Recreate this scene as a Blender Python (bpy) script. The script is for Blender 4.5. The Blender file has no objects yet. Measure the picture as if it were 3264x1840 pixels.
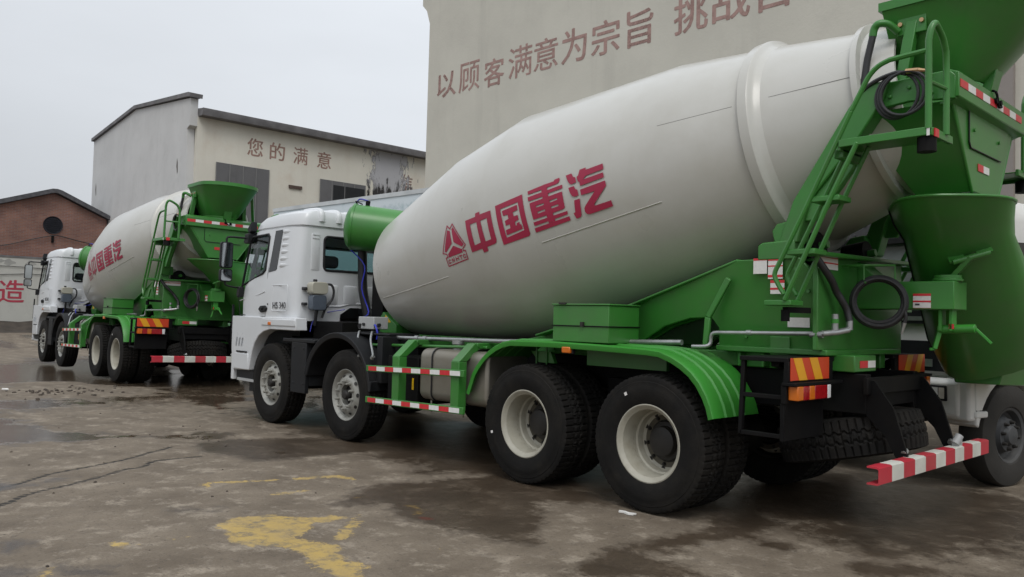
import bpy, bmesh, math, random
import numpy as np
from mathutils import Vector, Matrix
from mathutils.geometry import tessellate_polygon
R = math.radians
random.seed(7)
scene = bpy.context.scene
col = scene.collection

# ------------------------------------------------------------------ camera, sky, sun, exposure
cam_d = bpy.data.cameras.new('camera'); cam = bpy.data.objects.new('camera', cam_d); col.objects.link(cam)
yaw, pitch, roll = -0.751918, 0.0381893, 0.0245696
F = Vector((math.cos(yaw)*math.cos(pitch), math.sin(yaw)*math.cos(pitch), math.sin(pitch)))
RT = Vector((math.sin(yaw), -math.cos(yaw), 0)); UP = RT.cross(F)
RT, UP = RT*math.cos(roll)+UP*math.sin(roll), -RT*math.sin(roll)+UP*math.cos(roll)
mw = Matrix((RT, UP, -F)).transposed().to_4x4(); mw.translation = Vector((-3.76302, 6.15372, 1.44822))
cam.matrix_world = mw
cam_d.sensor_width = 36; cam_d.lens = 36*2555.18/3264; cam_d.clip_start = .05; cam_d.clip_end = 2000
scene.camera = cam

SUN_EL, SUN_AZ = R(55), R(140)          # overcast: soft high sun behind the cloud, on the camera's side
w = bpy.data.worlds.new('World'); scene.world = w; w.use_nodes = True
nt = w.node_tree; bg = nt.nodes['Background']
sky = nt.nodes.new('ShaderNodeTexSky'); sky.sky_type = 'NISHITA'; sky.sun_disc = False
sky.sun_elevation = SUN_EL; sky.sun_rotation = R(90)-SUN_AZ
sky.air_density = 1.0; sky.dust_density = 4.0; sky.ozone_density = 1.0
hs = nt.nodes.new('ShaderNodeHueSaturation'); hs.inputs['Saturation'].default_value = .22
mx = nt.nodes.new('ShaderNodeMix'); mx.data_type = 'RGBA'; mx.inputs[0].default_value = .72
mx.inputs[7].default_value = (6.7, 7.05, 7.5, 1)
nt.links.new(sky.outputs[0], hs.inputs['Color']); nt.links.new(hs.outputs[0], mx.inputs[6])
# an overcast sky is about three times brighter overhead than at the horizon
tcw = nt.nodes.new('ShaderNodeTexCoord'); sxyz = nt.nodes.new('ShaderNodeSeparateXYZ'); nt.links.new(tcw.outputs['Generated'], sxyz.inputs[0])
mrz = nt.nodes.new('ShaderNodeMapRange'); mrz.inputs[1].default_value = 0; mrz.inputs[2].default_value = 1; mrz.inputs[3].default_value = .80; mrz.inputs[4].default_value = 1.9
nt.links.new(sxyz.outputs[2], mrz.inputs[0])
dtp = nt.nodes.new('ShaderNodeVectorMath'); dtp.operation = 'DOT_PRODUCT'; dtp.inputs[1].default_value = (.55, -.83, 0); nt.links.new(tcw.outputs['Generated'], dtp.inputs[0])
mra = nt.nodes.new('ShaderNodeMapRange'); mra.inputs[1].default_value = .5; mra.inputs[2].default_value = 1; mra.inputs[3].default_value = .88; mra.inputs[4].default_value = 1.10; nt.links.new(dtp.outputs['Value'], mra.inputs[0])
mlt = nt.nodes.new('ShaderNodeMath'); mlt.operation = 'MULTIPLY'; nt.links.new(mrz.outputs[0], mlt.inputs[0]); nt.links.new(mra.outputs[0], mlt.inputs[1])
cln = nt.nodes.new('ShaderNodeTexNoise'); cln.inputs['Scale'].default_value = 2.2; cln.inputs['Detail'].default_value = 5; cmp_ = nt.nodes.new('ShaderNodeMapping'); cmp_.inputs['Scale'].default_value = (1, 1, 3.5); nt.links.new(tcw.outputs['Generated'], cmp_.inputs[0]); nt.links.new(cmp_.outputs[0], cln.inputs['Vector'])
cmr = nt.nodes.new('ShaderNodeMapRange'); cmr.inputs[1].default_value = .3; cmr.inputs[2].default_value = .7; cmr.inputs[3].default_value = .955; cmr.inputs[4].default_value = 1.045; nt.links.new(cln.outputs[0], cmr.inputs[0])
ml2 = nt.nodes.new('ShaderNodeMath'); ml2.operation = 'MULTIPLY'; nt.links.new(mlt.outputs[0], ml2.inputs[0]); nt.links.new(cmr.outputs[0], ml2.inputs[1]); mlt = ml2
vsc = nt.nodes.new('ShaderNodeVectorMath'); vsc.operation = 'SCALE'; nt.links.new(mx.outputs[2], vsc.inputs[0]); nt.links.new(mlt.outputs[0], vsc.inputs['Scale'])
nt.links.new(vsc.outputs[0], bg.inputs['Color']); bg.inputs['Strength'].default_value = .1
sun_d = bpy.data.lights.new('sun', 'SUN'); sun_d.energy = .7; sun_d.angle = R(25); sun_d.color = (1, .97, .92)
sun = bpy.data.objects.new('sun', sun_d); col.objects.link(sun)
sd = Vector((math.cos(SUN_AZ)*math.cos(SUN_EL), math.sin(SUN_AZ)*math.cos(SUN_EL), math.sin(SUN_EL)))
sun.rotation_euler = sd.to_track_quat('Z', 'Y').to_euler(); sun.location = sd*60
scene.view_settings.view_transform = 'Standard'; scene.view_settings.look = 'None'
scene.view_settings.exposure = 0.2; scene.view_settings.gamma = 1
scene.cycles.max_bounces = 6; scene.cycles.diffuse_bounces = 3; scene.cycles.glossy_bounces = 3
scene.cycles.transparent_max_bounces = 12; scene.cycles.caustics_reflective = False; scene.cycles.caustics_refractive = False

# ------------------------------------------------------------------ materials
MATS = {}
def mat(name, c, rough=.5, metal=0, var=.12, scale=3, bump=0, bscale=40, coat=0, dirt=None, dirt_amt=.5, dirt_scale=2.2, spec=.5):
    if name in MATS: return MATS[name]
    m = bpy.data.materials.new(name); m.use_nodes = True; t = m.node_tree; n = t.nodes; L = t.links.new
    b = n['Principled BSDF']; b.inputs['Metallic'].default_value = metal; b.inputs['Coat Weight'].default_value = coat
    b.inputs['Coat Roughness'].default_value = .12; b.inputs['Specular IOR Level'].default_value = spec
    tc = n.new('ShaderNodeTexCoord')
    nz = n.new('ShaderNodeTexNoise'); nz.inputs['Scale'].default_value = scale; nz.inputs['Detail'].default_value = 6
    L(tc.outputs['Object'], nz.inputs['Vector'])
    mp = n.new('ShaderNodeMapRange'); mp.inputs[1].default_value = .3; mp.inputs[2].default_value = .7
    mp.inputs[3].default_value = 1-var; mp.inputs[4].default_value = 1+var
    L(nz.outputs[0], mp.inputs[0])
    vm = n.new('ShaderNodeVectorMath'); vm.operation = 'SCALE'; vm.inputs[0].default_value = c[:3]; L(mp.outputs[0], vm.inputs['Scale'])
    out = vm.outputs[0]
    if dirt:
        n2 = n.new('ShaderNodeTexNoise'); n2.inputs['Scale'].default_value = dirt_scale; n2.inputs['Detail'].default_value = 8; n2.inputs['Roughness'].default_value = .65
        L(tc.outputs['Object'], n2.inputs['Vector'])
        m2 = n.new('ShaderNodeMapRange'); m2.inputs[1].default_value = .45; m2.inputs[2].default_value = .75; m2.inputs[3].default_value = 0; m2.inputs[4].default_value = dirt_amt
        L(n2.outputs[0], m2.inputs[0])
        x = n.new('ShaderNodeMix'); x.data_type = 'RGBA'; x.inputs[7].default_value = (*dirt, 1); L(m2.outputs[0], x.inputs[0]); L(out, x.inputs[6]); out = x.outputs[2]
    L(out, b.inputs['Base Color'])
    mr = n.new('ShaderNodeMapRange'); mr.inputs[3].default_value = max(.02, rough-.08); mr.inputs[4].default_value = min(1, rough+.08); L(nz.outputs[0], mr.inputs[0]); L(mr.outputs[0], b.inputs['Roughness'])
    if bump:
        nb = n.new('ShaderNodeTexNoise'); nb.inputs['Scale'].default_value = bscale; nb.inputs['Detail'].default_value = 4; L(tc.outputs['Object'], nb.inputs['Vector'])
        bp = n.new('ShaderNodeBump'); bp.inputs['Strength'].default_value = bump; bp.inputs['Distance'].default_value = .02; L(nb.outputs[0], bp.inputs['Height']); L(bp.outputs[0], b.inputs['Normal'])
    MATS[name] = m; return m

GREEN = mat('green_paint', (.040, .205, .032), .36, var=.14, scale=2, coat=.1, dirt=(.09, .12, .07), dirt_amt=.40)
GREENP = mat('green_plastic', (.036, .25, .028), .40, var=.08, scale=2, dirt=(.10, .12, .07), dirt_amt=.22, bump=.05, bscale=120)
DRUMW = mat('drum_white_paint', (.52, .515, .48), .30, var=.03, scale=1.2, coat=.25, dirt=(.40, .385, .33), dirt_amt=.45, dirt_scale=1.6)
CABW = mat('cab_white_paint', (.66, .68, .70), .30, var=.02, scale=1.5, coat=.25, dirt=(.55, .55, .52), dirt_amt=.2)
RED = mat('red_vinyl', (.36, .018, .06), .4, var=.08)
TAPER = mat('reflector_red', (.62, .03, .04), .35, var=.08, scale=30)
TAPEW = mat('reflector_white', (.78, .78, .76), .35, var=.05, scale=30)
YEL = mat('reflector_yellow', (.80, .38, .02), .4, var=.06)
ORED = mat('reflector_orange_red', (.62, .06, .02), .4, var=.06)
BLK = mat('black_plastic', (.010, .011, .013), .55, var=.2, scale=8, bump=.05, bscale=200, dirt=(.03, .027, .024), dirt_amt=.4, spec=.3)
BLKM = mat('black_steel', (.005, .005, .0055), .6, var=.25, scale=5, dirt=(.016, .014, .011), dirt_amt=.45, spec=.15)
RUB = mat('tyre_rubber', (.0065, .006, .0055), .8, var=.25, scale=6, bump=.12, bscale=60, dirt=(.022, .019, .015), dirt_amt=.7, dirt_scale=5, spec=.25)
RIMW = mat('rim_cream_paint', (.40, .385, .32), .45, var=.08, scale=6, dirt=(.22, .19, .14), dirt_amt=.55, dirt_scale=7)
RIMG = mat('rim_silver_paint', (.34, .34, .31), .42, metal=.25, var=.1, scale=8, dirt=(.14, .12, .09), dirt_amt=.6, dirt_scale=9)
HUB = mat('hub_iron', (.018, .016, .014), .6, var=.3, scale=12)
ALU = mat('tank_aluminium', (.30, .28, .24), .45, metal=.7, var=.08, scale=3, dirt=(.20, .17, .12), dirt_amt=.4)
ZINC = mat('galvanised_pipe', (.42, .43, .43), .38, metal=.8, var=.15, scale=14)
HOSE = mat('black_hose', (.02, .02, .022), .45, var=.2, scale=20)
BLUE = mat('blue_cable', (.02, .03, .42), .4)
GREY = mat('grey_enamel', (.40, .41, .41), .45, var=.06)
AMB = mat('amber_lens', (.62, .15, .01), .15, var=.05, spec=.7)
REDL = mat('red_lens', (.33, .008, .012), .12, var=.2, scale=40, spec=.7)
CLR = mat('clear_lens', (.72, .72, .72), .15, var=.05)
CREAM = mat('tank_plastic', (.42, .41, .34), .4, var=.06)
BOTL = mat('bottle_blue_grey', (.09, .11, .14), .4, var=.2, scale=6)
STK = mat('sticker_white', (.74, .72, .70), .45, var=.05, scale=60)
BRASS = mat('brass', (.55, .36, .20), .35, metal=.8)
BLKG = mat('black_glass', (.012, .012, .013), .12, spec=.6)
SEAT = mat('seat_cloth', (.10, .10, .11), .9)
DARKTXT = mat('dark_lettering', (.05, .05, .055), .5)
WARN = mat('warning_yellow', (.80, .50, .01), .45)
BRUSH = mat('scrap_paper', (.78, .77, .74), .7)
def glass_mat(name, tint, refl):
    m = bpy.data.materials.new(name); m.use_nodes = True; t = m.node_tree; n = t.nodes; L = t.links.new
    for x in list(n):
        if x.type == 'BSDF_PRINCIPLED': n.remove(x)
    tr = n.new('ShaderNodeBsdfTransparent'); tr.inputs[0].default_value = (*tint, 1)
    gl = n.new('ShaderNodeBsdfGlossy'); gl.inputs['Roughness'].default_value = .03; gl.inputs[0].default_value = (.9, .93, .95, 1)
    fr = n.new('ShaderNodeLayerWeight'); fr.inputs[0].default_value = refl
    ms = n.new('ShaderNodeMixShader'); L(fr.outputs['Fresnel'], ms.inputs[0]); L(tr.outputs[0], ms.inputs[1]); L(gl.outputs[0], ms.inputs[2])
    L(ms.outputs[0], n['Material Output'].inputs[0]); return m
GLASS = glass_mat('window_glass', (.86, .90, .90), .25)
MIRR = mat('mirror_glass', (.5, .53, .55), .04, metal=1, var=.01)

def worn(name, c, wall, amt=.5, scale=2.2):
    """paint flaked off in patches so the wall behind shows through"""
    m = bpy.data.materials.new(name); m.use_nodes = True; t = m.node_tree; n = t.nodes; L = t.links.new
    b = n['Principled BSDF']; b.inputs['Roughness'].default_value = .85; b.inputs['Base Color'].default_value = (*c, 1)
    tc = n.new('ShaderNodeTexCoord'); nz = n.new('ShaderNodeTexNoise'); nz.inputs['Scale'].default_value = scale; nz.inputs['Detail'].default_value = 9; nz.inputs['Roughness'].default_value = .72
    L(tc.outputs['Object'], nz.inputs['Vector'])
    r = n.new('ShaderNodeMapRange'); r.inputs[1].default_value = .44; r.inputs[2].default_value = .60; r.inputs[3].default_value = 1; r.inputs[4].default_value = 1-amt*1.4
    L(nz.outputs[0], r.inputs[0])
    mm = n.new('ShaderNodeMath'); mm.operation = 'MULTIPLY'; mm.inputs[1].default_value = 1-amt*.25; L(r.outputs[0], mm.inputs[0])
    L(mm.outputs[0], b.inputs['Alpha']); return m

def plaster(name, c, stain=(.30, .28, .25), amt=.35, streak=.25, sc=.35, bump=.15):
    m = bpy.data.materials.new(name); m.use_nodes = True; t = m.node_tree; n = t.nodes; L = t.links.new
    b = n['Principled BSDF']; b.inputs['Roughness'].default_value = .88; b.inputs['Specular IOR Level'].default_value = .2
    tc = n.new('ShaderNodeTexCoord')
    def noise(scale, stretch=(1, 1, 1), det=8, ro=.6):
        mp = n.new('ShaderNodeMapping'); mp.inputs['Scale'].default_value = stretch; L(tc.outputs['Object'], mp.inputs[0])
        z = n.new('ShaderNodeTexNoise'); z.inputs['Scale'].default_value = scale; z.inputs['Detail'].default_value = det; z.inputs['Roughness'].default_value = ro
        L(mp.outputs[0], z.inputs['Vector']); return z.outputs[0]
    def rng(s, a, b_, c_, d):
        r = n.new('ShaderNodeMapRange'); r.inputs[1].default_value = a; r.inputs[2].default_value = b_; r.inputs[3].default_value = c_; r.inputs[4].default_value = d; L(s, r.inputs[0]); return r.outputs[0]
    def mix(f, a, b_):
        x = n.new('ShaderNodeMix'); x.data_type = 'RGBA'; L(f, x.inputs[0])
        for i, v in ((6, a), (7, b_)):
            if isinstance(v, tuple): x.inputs[i].default_value = (*v, 1)
            else: L(v, x.inputs[i])
        return x.outputs[2]
    o = mix(rng(noise(sc), .35, .7, 0, 1), c, tuple(v*.88 for v in c))
    o = mix(rng(noise(sc*1.6, ro=.7), .52, .8, 0, amt), o, stain)
    o = mix(rng(noise(2.2, (1, 1, .07), 6), .55, .8, 0, streak), o, tuple(v*.7 for v in stain))
    o = mix(rng(noise(9, det=5), .62, .78, 0, amt*.5), o, tuple(v*.8 for v in c))
    L(o, b.inputs['Base Color'])
    bp = n.new('ShaderNodeBump'); bp.inputs['Strength'].default_value = bump; bp.inputs['Distance'].default_value = .03; L(noise(14, det=6), bp.inputs['Height']); L(bp.outputs[0], b.inputs['Normal'])
    return m

# ------------------------------------------------------------------ mesh helpers
class MB:
    def __init__(s): s.v = []; s.f = []; s.m = []
    def add(s, vs, fs, m=0):
        o = len(s.v); s.v += [tuple(p) for p in vs]; s.f += [tuple(i+o for i in f) for f in fs]; s.m += [m]*len(fs); return s
    def box(s, x0, x1, y0, y1, z0, z1, m=0):
        return s.add([(x, y, z) for x in (x0, x1) for y in (y0, y1) for z in (z0, z1)],
                     [(0, 1, 3, 2), (4, 6, 7, 5), (0, 4, 5, 1), (2, 3, 7, 6), (0, 2, 6, 4), (1, 5, 7, 3)], m)
    def beam(s, p, q, w_, h, up=(0, 0, 1), m=0):
        p, q = Vector(p), Vector(q); d = (q-p).normalized(); a = d.cross(Vector(up))
        if a.length < 1e-4: a = d.cross(Vector((1, 0, 0)))
        a.normalize(); b = a.cross(d); a *= w_/2; b *= h/2
        return s.add([p-a-b, p+a-b, p+a+b, p-a+b, q-a-b, q+a-b, q+a+b, q-a+b], [(3, 2, 1, 0), (4, 5, 6, 7), (0, 1, 5, 4), (1, 2, 6, 5), (2, 3, 7, 6), (3, 0, 4, 7)], m)
    def prism(s, pts, a, b, ax='y', m=0):
        k = len(pts)
        def P(u, v, t): return {'y': (u, t, v), 'x': (t, u, v), 'z': (u, v, t)}[ax]
        vs = [P(u, v, a) for u, v in pts]+[P(u, v, b) for u, v in pts]
        return s.add(vs, [tuple(range(k)), tuple(range(2*k-1, k-1, -1))]+[(i, i+k, (i+1) % k+k, (i+1) % k) for i in range(k)], m)
    def tube(s, path, r, n=10, closed=False, m=0, cap=True):
        P = [Vector(p) for p in path]; k = len(P); rs = r if isinstance(r, (list, tuple)) else [r]*k
        T = []
        for i in range(k):
            if closed: t = P[(i+1) % k]-P[i-1]
            else: t = P[min(i+1, k-1)]-P[max(i-1, 0)]
            T.append(t.normalized())
        a = T[0].cross(Vector((0, 0, 1)))
        if a.length < .05: a = T[0].cross(Vector((1, 0, 0)))
        a.normalize(); vs = []
        for i in range(k):
            if i:
                ax = T[i-1].cross(T[i])
                if ax.length > 1e-7: a = Matrix.Rotation(T[i-1].angle(T[i]), 3, ax.normalized()) @ a
                a = (a-T[i]*a.dot(T[i])).normalized()
            b = T[i].cross(a)
            vs += [P[i]+(a*math.cos(2*math.pi*j/n)+b*math.sin(2*math.pi*j/n))*rs[i] for j in range(n)]
        fs = []
        for i in range(k if closed else k-1):
            o, o2 = i*n, ((i+1) % k)*n
            fs += [(o+j, o+(j+1) % n, o2+(j+1) % n, o2+j) for j in range(n)]
        if not closed and cap: fs += [tuple(range(n-1, -1, -1)), tuple(range((k-1)*n, k*n))]
        return s.add(vs, fs, m)
    def lathe(s, prof, O, ax, e1, n=48, m=0, mi=None):
        O, ax, e1 = Vector(O), Vector(ax).normalized(), Vector(e1).normalized(); e2 = ax.cross(e1)
        vs = []; fs = []; mm = []
        for (t, r) in prof: vs += [O+ax*t+(e1*math.cos(2*math.pi*j/n)+e2*math.sin(2*math.pi*j/n))*max(r, 1e-4) for j in range(n)]
        for i in range(len(prof)-1):
            for j in range(n): fs.append((i*n+j, i*n+(j+1) % n, (i+1)*n+(j+1) % n, (i+1)*n+j)); mm.append(mi[i] if mi else m)
        o = len(s.v); s.v += [tuple(p) for p in vs]; s.f += [tuple(q+o for q in f) for f in fs]; s.m += mm; return s
    def cyl(s, p, q, r, n=16, m=0):
        return s.tube([p, q], r, n, m=m)
    def loft(s, rings, cap=True, m=0, closed=True):
        n = len(rings[0]); vs = [p for r in rings for p in r]; fs = []
        for i in range(len(rings)-1):
            for j in range(n if closed else n-1): fs.append((i*n+j, i*n+(j+1) % n, (i+1)*n+(j+1) % n, (i+1)*n+j))
        if cap: fs += [tuple(range(n-1, -1, -1)), tuple(range((len(rings)-1)*n, len(rings)*n))]
        return s.add(vs, fs, m)
    def mesh(s, name, mats, ang=40, recalc=True):
        me = bpy.data.meshes.new(name); me.from_pydata(s.v, [], s.f)
        for m in (mats if isinstance(mats, (list, tuple)) else [mats]): me.materials.append(m)
        me.polygons.foreach_set('material_index', s.m)
        if recalc:
            bm = bmesh.new(); bm.from_mesh(me); bmesh.ops.recalc_face_normals(bm, faces=bm.faces); bm.to_mesh(me); bm.free()
        me.polygons.foreach_set('use_smooth', [True]*len(me.polygons)); me.set_sharp_from_angle(angle=R(ang)); me.update(); return me
    def build(s, name, mats, parent=None, bevel=0, ang=40, recalc=True, label=None):
        o = bpy.data.objects.new(name, s.mesh(name, mats, ang, recalc)); col.objects.link(o)
        if parent: o.parent = parent
        if bevel:
            b = o.modifiers.new('bevel', 'BEVEL'); b.width = bevel; b.segments = 2; b.limit_method = 'ANGLE'; b.angle_limit = R(55); b.harden_normals = False
        if label: o['label'] = label
        return o
def tag(o, label=None, cat=None, group=None, kind=None):
    for k, v in (('label', label), ('category', cat), ('group', group), ('kind', kind)):
        if v: o[k] = v
    return o
def empty(name, loc=(0, 0, 0), rot=(0, 0, 0)):
    o = bpy.data.objects.new(name, None); col.objects.link(o); o.location = loc; o.rotation_euler = rot; return o
def copy_tree(o, parent=None):
    c = o.copy(); col.objects.link(c)
    if parent: c.parent = parent
    for ch in [x for x in list(o.children)]: copy_tree(ch, c)
    return c
def rrect(a0, a1, b0, b1, r, n=5):
    pts = []
    for cx, cy, st in ((a1-r, b1-r, 0), (a0+r, b1-r, 90), (a0+r, b0+r, 180), (a1-r, b0+r, 270)):
        for i in range(n+1):
            t = R(st+90*i/n); pts.append((cx+r*math.cos(t), cy+r*math.sin(t)))
    return pts
def smooth_path(P, n=6):
    P = [Vector(p) for p in P]; out = []
    for i in range(len(P)-1):
        a, b, c, d = P[max(i-1, 0)], P[i], P[i+1], P[min(i+2, len(P)-1)]
        for j in range(n):
            t = j/n; out.append(.5*((2*b)+(c-a)*t+(2*a-5*b+4*c-d)*t*t+(3*b-a-3*c+d)*t**3))
    return out+[P[-1]]
def text_mesh(body, size, bold=0, extrude=.002):
    cu = bpy.data.curves.new('t', 'FONT'); cu.body = body; cu.size = size; cu.offset = bold; cu.extrude = extrude; cu.resolution_u = 3
    o = bpy.data.objects.new('t', cu); col.objects.link(o)
    me = bpy.data.meshes.new_from_object(o.evaluated_get(bpy.context.evaluated_depsgraph_get()))
    bpy.data.objects.remove(o); bpy.data.curves.remove(cu); return me
def put_text(name, body, height, width, centre, ex, ez, m, parent, bold=0, depth=.003, fat=0):
    """flat lettering: ex = reading direction, ez = up; scaled to a box of width x height round centre"""
    me = text_mesh(body, 1.0, bold, .5)
    co = np.empty(len(me.vertices)*3); me.vertices.foreach_get('co', co); co = co.reshape(-1, 3)
    lo, hi = co.min(0), co.max(0); sz = hi-lo
    u = (co[:, 0]-(lo[0]+hi[0])/2)*width/sz[0]; v = (co[:, 1]-(lo[1]+hi[1])/2)*height/sz[1]; d = (co[:, 2]-lo[2])/max(sz[2], 1e-6)*depth
    ex, ez, c = np.array(ex, float), np.array(ez, float), np.array(centre, float); nrm = np.cross(ex, ez)
    P = c+u[:, None]*ex+v[:, None]*ez+d[:, None]*nrm
    me.vertices.foreach_set('co', P.ravel()); me.materials.clear(); me.materials.append(m); me.update()
    if fat:                                             # a broad brush: the same strokes laid again a little to each side
        bm = bmesh.new(); bm.from_mesh(me); src = bm.verts[:]+bm.edges[:]+bm.faces[:]
        for k, (a, b) in enumerate(((fat, 0), (-fat, 0), (0, fat*.7), (0, -fat*.7))):
            g = bmesh.ops.duplicate(bm, geom=src)['geom']; bmesh.ops.translate(bm, verts=[v for v in g if isinstance(v, bmesh.types.BMVert)], vec=Vector(tuple(ex*a+ez*b-nrm*.0003*(k+1))))
        bm.to_mesh(me); bm.free()
    o = bpy.data.objects.new(name, me); col.objects.link(o)
    if parent: o.parent = parent
    return o

# ================================================================== the mixer truck (x forward, y left, z up; origin under the last axle)
AX = [0.0, 1.35, 4.33, 6.20]; ZC, TR = .527, .530
def tyre_mb(lug):
    mb = MB(); N = 300
    prof = [(-.112, .288), (-.128, .30), (-.143, .34), (-.150, .395), (-.148, .43), (-.146, .435), (-.144, .47), (-.140, .475), (-.139, .49), (-.136, .505), (-.129, .518)]
    tread = [-.122, -.10, -.085, -.065, -.05, -.035, -.015, 0, .015, .035, .05, .065, .085, .10, .122]
    full = prof+[(t, None) for t in tread]+[(-a, b) for a, b in prof[::-1]]
    k = len(full); vs = []
    for j in range(N):
        th = 2*math.pi*j/N; ph = (j % 5)/5; zz = .009*(1 if (j//3) % 2 else -1)
        for (y, r) in full:
            if r is None:
                a = abs(y); r = TR-.012*(a/.122)**2; yy = y
                if lug and a > .06: g = .015 if ph < .2 else 0
                elif lug: g = .015 if abs(a-.035) < .002 else (.010 if ph < .2 and a < .03 else 0); yy = y+zz
                else: g = .012 if abs(a-.035) < .002 or abs(a-.085) < .002 else (.008 if ph < .2 else 0); yy = y+zz*.5
                r -= g
            else:
                yy = y
                if r > .50: r -= (.009 if (ph < .2) else 0)*(r-.49)/.03
            vs.append((r*math.cos(th), yy, r*math.sin(th)))
    fs = [(j*k+i, j*k+i+1, ((j+1) % N)*k+i+1, ((j+1) % N)*k+i) for j in range(N) for i in range(k-1)]
    return mb.add(vs, fs)
ME_TYRE_F = tyre_mb(False).mesh('tyre', RUB, 30); ME_TYRE_R = tyre_mb(True).mesh('tyre', RUB, 30)
def nuts(mb, r, y0, y1, rad, n=10, m=0):
    for i in range(n):
        a = 2*math.pi*(i+.5)/n; c, s_ = math.cos(a)*r, math.sin(a)*r
        mb.tube([(c, y0, s_), (c, y0+(y1-y0)*.55, s_), (c, y1, s_)], [rad*1.25, rad, rad*.7], 8, m=m)
def rim_front():
    mb = MB(); mb.lathe([(.112, .300), (.124, .300), (.126, .292), (.112, .276), (.092, .262), (.075, .252), (.085, .235), (.112, .205), (.120, .19), (.120, .13), (.112, .118), (.05, .115)], (0, 0, 0), (0, 1, 0), (1, 0, 0), 48)
    mb.lathe([(.05, .116), (.055, .09), (.065, .06), (.13, .055), (.145, .045), (.15, .02), (.15, 0)], (0, 0, 0), (0, 1, 0), (1, 0, 0), 24, m=1)
    nuts(mb, .158, .118, .175, .016, m=0)
    for i in range(10):                                  # hand holes in the disc
        a = 2*math.pi*i/10; c = Vector((math.cos(a)*.222, .1, math.sin(a)*.222)); rd = Vector((math.cos(a), -.85, math.sin(a))).normalized(); tg = Vector((-math.sin(a), 0, math.cos(a)))
        nn = tg.cross(rd).normalized(); nn *= 1 if nn.y > 0 else -1
        mb.add([c+nn*.004+tg*math.cos(b)*.024+rd*math.sin(b)*.018 for b in [2*math.pi*q/12 for q in range(12)]], [tuple(range(12))], 1)
    mb.lathe([(-.11, .29), (-.10, .27), (.07, .25)], (0, 0, 0), (0, 1, 0), (1, 0, 0), 32, m=1)
    return mb.mesh('rim', [RIMG, HUB], 35)
def rim_rear():
    mb = MB(); mb.lathe([(.112, .300), (.128, .300), (.131, .292), (.124, .280), (.112, .272), (.10, .258), (.06, .252), (.02, .25), (-.05, .246), (-.06, .234), (-.115, .226), (-.125, .215), (-.13, .205)], (0, 0, 0), (0, 1, 0), (1, 0, 0), 56)
    mb.lathe([(-.13, .206), (-.133, .165)], (0, 0, 0), (0, 1, 0), (1, 0, 0), 56, m=2)  # recessed disc painted dark brown, standing in for shade deep inside the rim
    mb.lathe([(-.133, .166), (-.125, .155), (-.105, .15), (-.10, .12), (-.05, .112), (-.04, .09), (-.04, .0)], (0, 0, 0), (0, 1, 0), (1, 0, 0), 28, m=1)
    nuts(mb, .185, -.133, -.108, .013, m=1)
    for i in range(10):
        a = 2*math.pi*(i+.5)/10; c = Vector((math.cos(a)*.216, -.121, math.sin(a)*.216))
        mb.add([c+Vector((math.cos(b)*.018, 0, math.sin(b)*.018)) for b in [2*math.pi*q/10 for q in range(10)]], [tuple(range(10))], 1)
    mb.lathe([(-.112, .29), (-.10, .27), (-.02, .248)], (0, 0, 0), (0, 1, 0), (1, 0, 0), 32, m=1)
    return mb.mesh('rim', [RIMW, HUB, mat('rim_disc_shade', (.085, .075, .055), .7, var=.3, scale=10)], 35)
ME_RIM_F, ME_RIM_R = rim_front(), rim_rear()
def add_mesh(name, me, parent, loc=(0, 0, 0), rot=(0, 0, 0), sc=None):
    o = bpy.data.objects.new(name, me); col.objects.link(o); o.parent = parent; o.location = loc; o.rotation_euler = rot
    if sc: o.scale = (sc,)*3
    return o
def wheel(parent, x, y, z, side, front, spin=0, sc=None, rot=None):
    wv = empty('wheel', (x, y, z), rot or (0, spin, 0 if side > 0 else math.pi)); wv.parent = parent
    if sc: wv.scale = (sc,)*3
    if not front:
        q = MB(); q.box(-.012, .012, .149, .1525, .40, .425); q.build('tyre_sticker', STK, wv)
    add_mesh('tyre', ME_TYRE_F if front else ME_TYRE_R, wv); add_mesh('rim', ME_RIM_F if front else ME_RIM_R, wv); return wv

# drum: axis rises towards the tail
DT = R(10.458); DO = Vector((2.5, 0, 2.3408)); DA = Vector((-math.cos(DT), 0, math.sin(DT))); DE1 = Vector((0, 1, 0)); DE2 = Vector((math.sin(DT), 0, math.cos(DT)))
DPR = [(-1.948, .80), (-.381, 1.1065), (.651, 1.1976), (2.412, 1.009), (3.32, .80), (3.90, .655)]
def drum_r(s): return float(np.interp(s, [a for a, b in DPR], [b for a, b in DPR]))
def dpt(s, th, off=0): return DO+DA*s+(DE1*math.cos(th)+DE2*math.sin(th))*(drum_r(s)+off)
def drum_lathe(mb, prof, n=96, m=0):
    return mb.lathe(prof, DO, DA, DE1, n, m=m)
def drum_poly(mb, rings, off):
    """fill a polygon given in (station, angle) and lay it on the curved drum"""
    pts = [p for r in rings for p in r]
    tri = tessellate_polygon([[Vector((a, b, 0)) for a, b in r] for r in rings])
    bm = bmesh.new(); vs = [bm.verts.new((a, b, 0)) for a, b in pts]
    for t in tri:
        try: bm.faces.new([vs[i] for i in t])
        except ValueError: pass
    for k in range(-16, 8):
        bmesh.ops.bisect_plane(bm, geom=bm.verts[:]+bm.edges[:]+bm.faces[:], plane_co=(0, k*.03+.0007, 0), plane_no=(0, 1, 0))
    for s in (-.381, .651):
        bmesh.ops.bisect_plane(bm, geom=bm.verts[:]+bm.edges[:]+bm.faces[:], plane_co=(s, 0, 0), plane_no=(1, 0, 0))
    bm.verts.index_update()
    mb.add([dpt(v.co.x, v.co.y, off) for v in bm.verts], [tuple(v.index for v in f.verts) for f in bm.faces]); bm.free()
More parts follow.
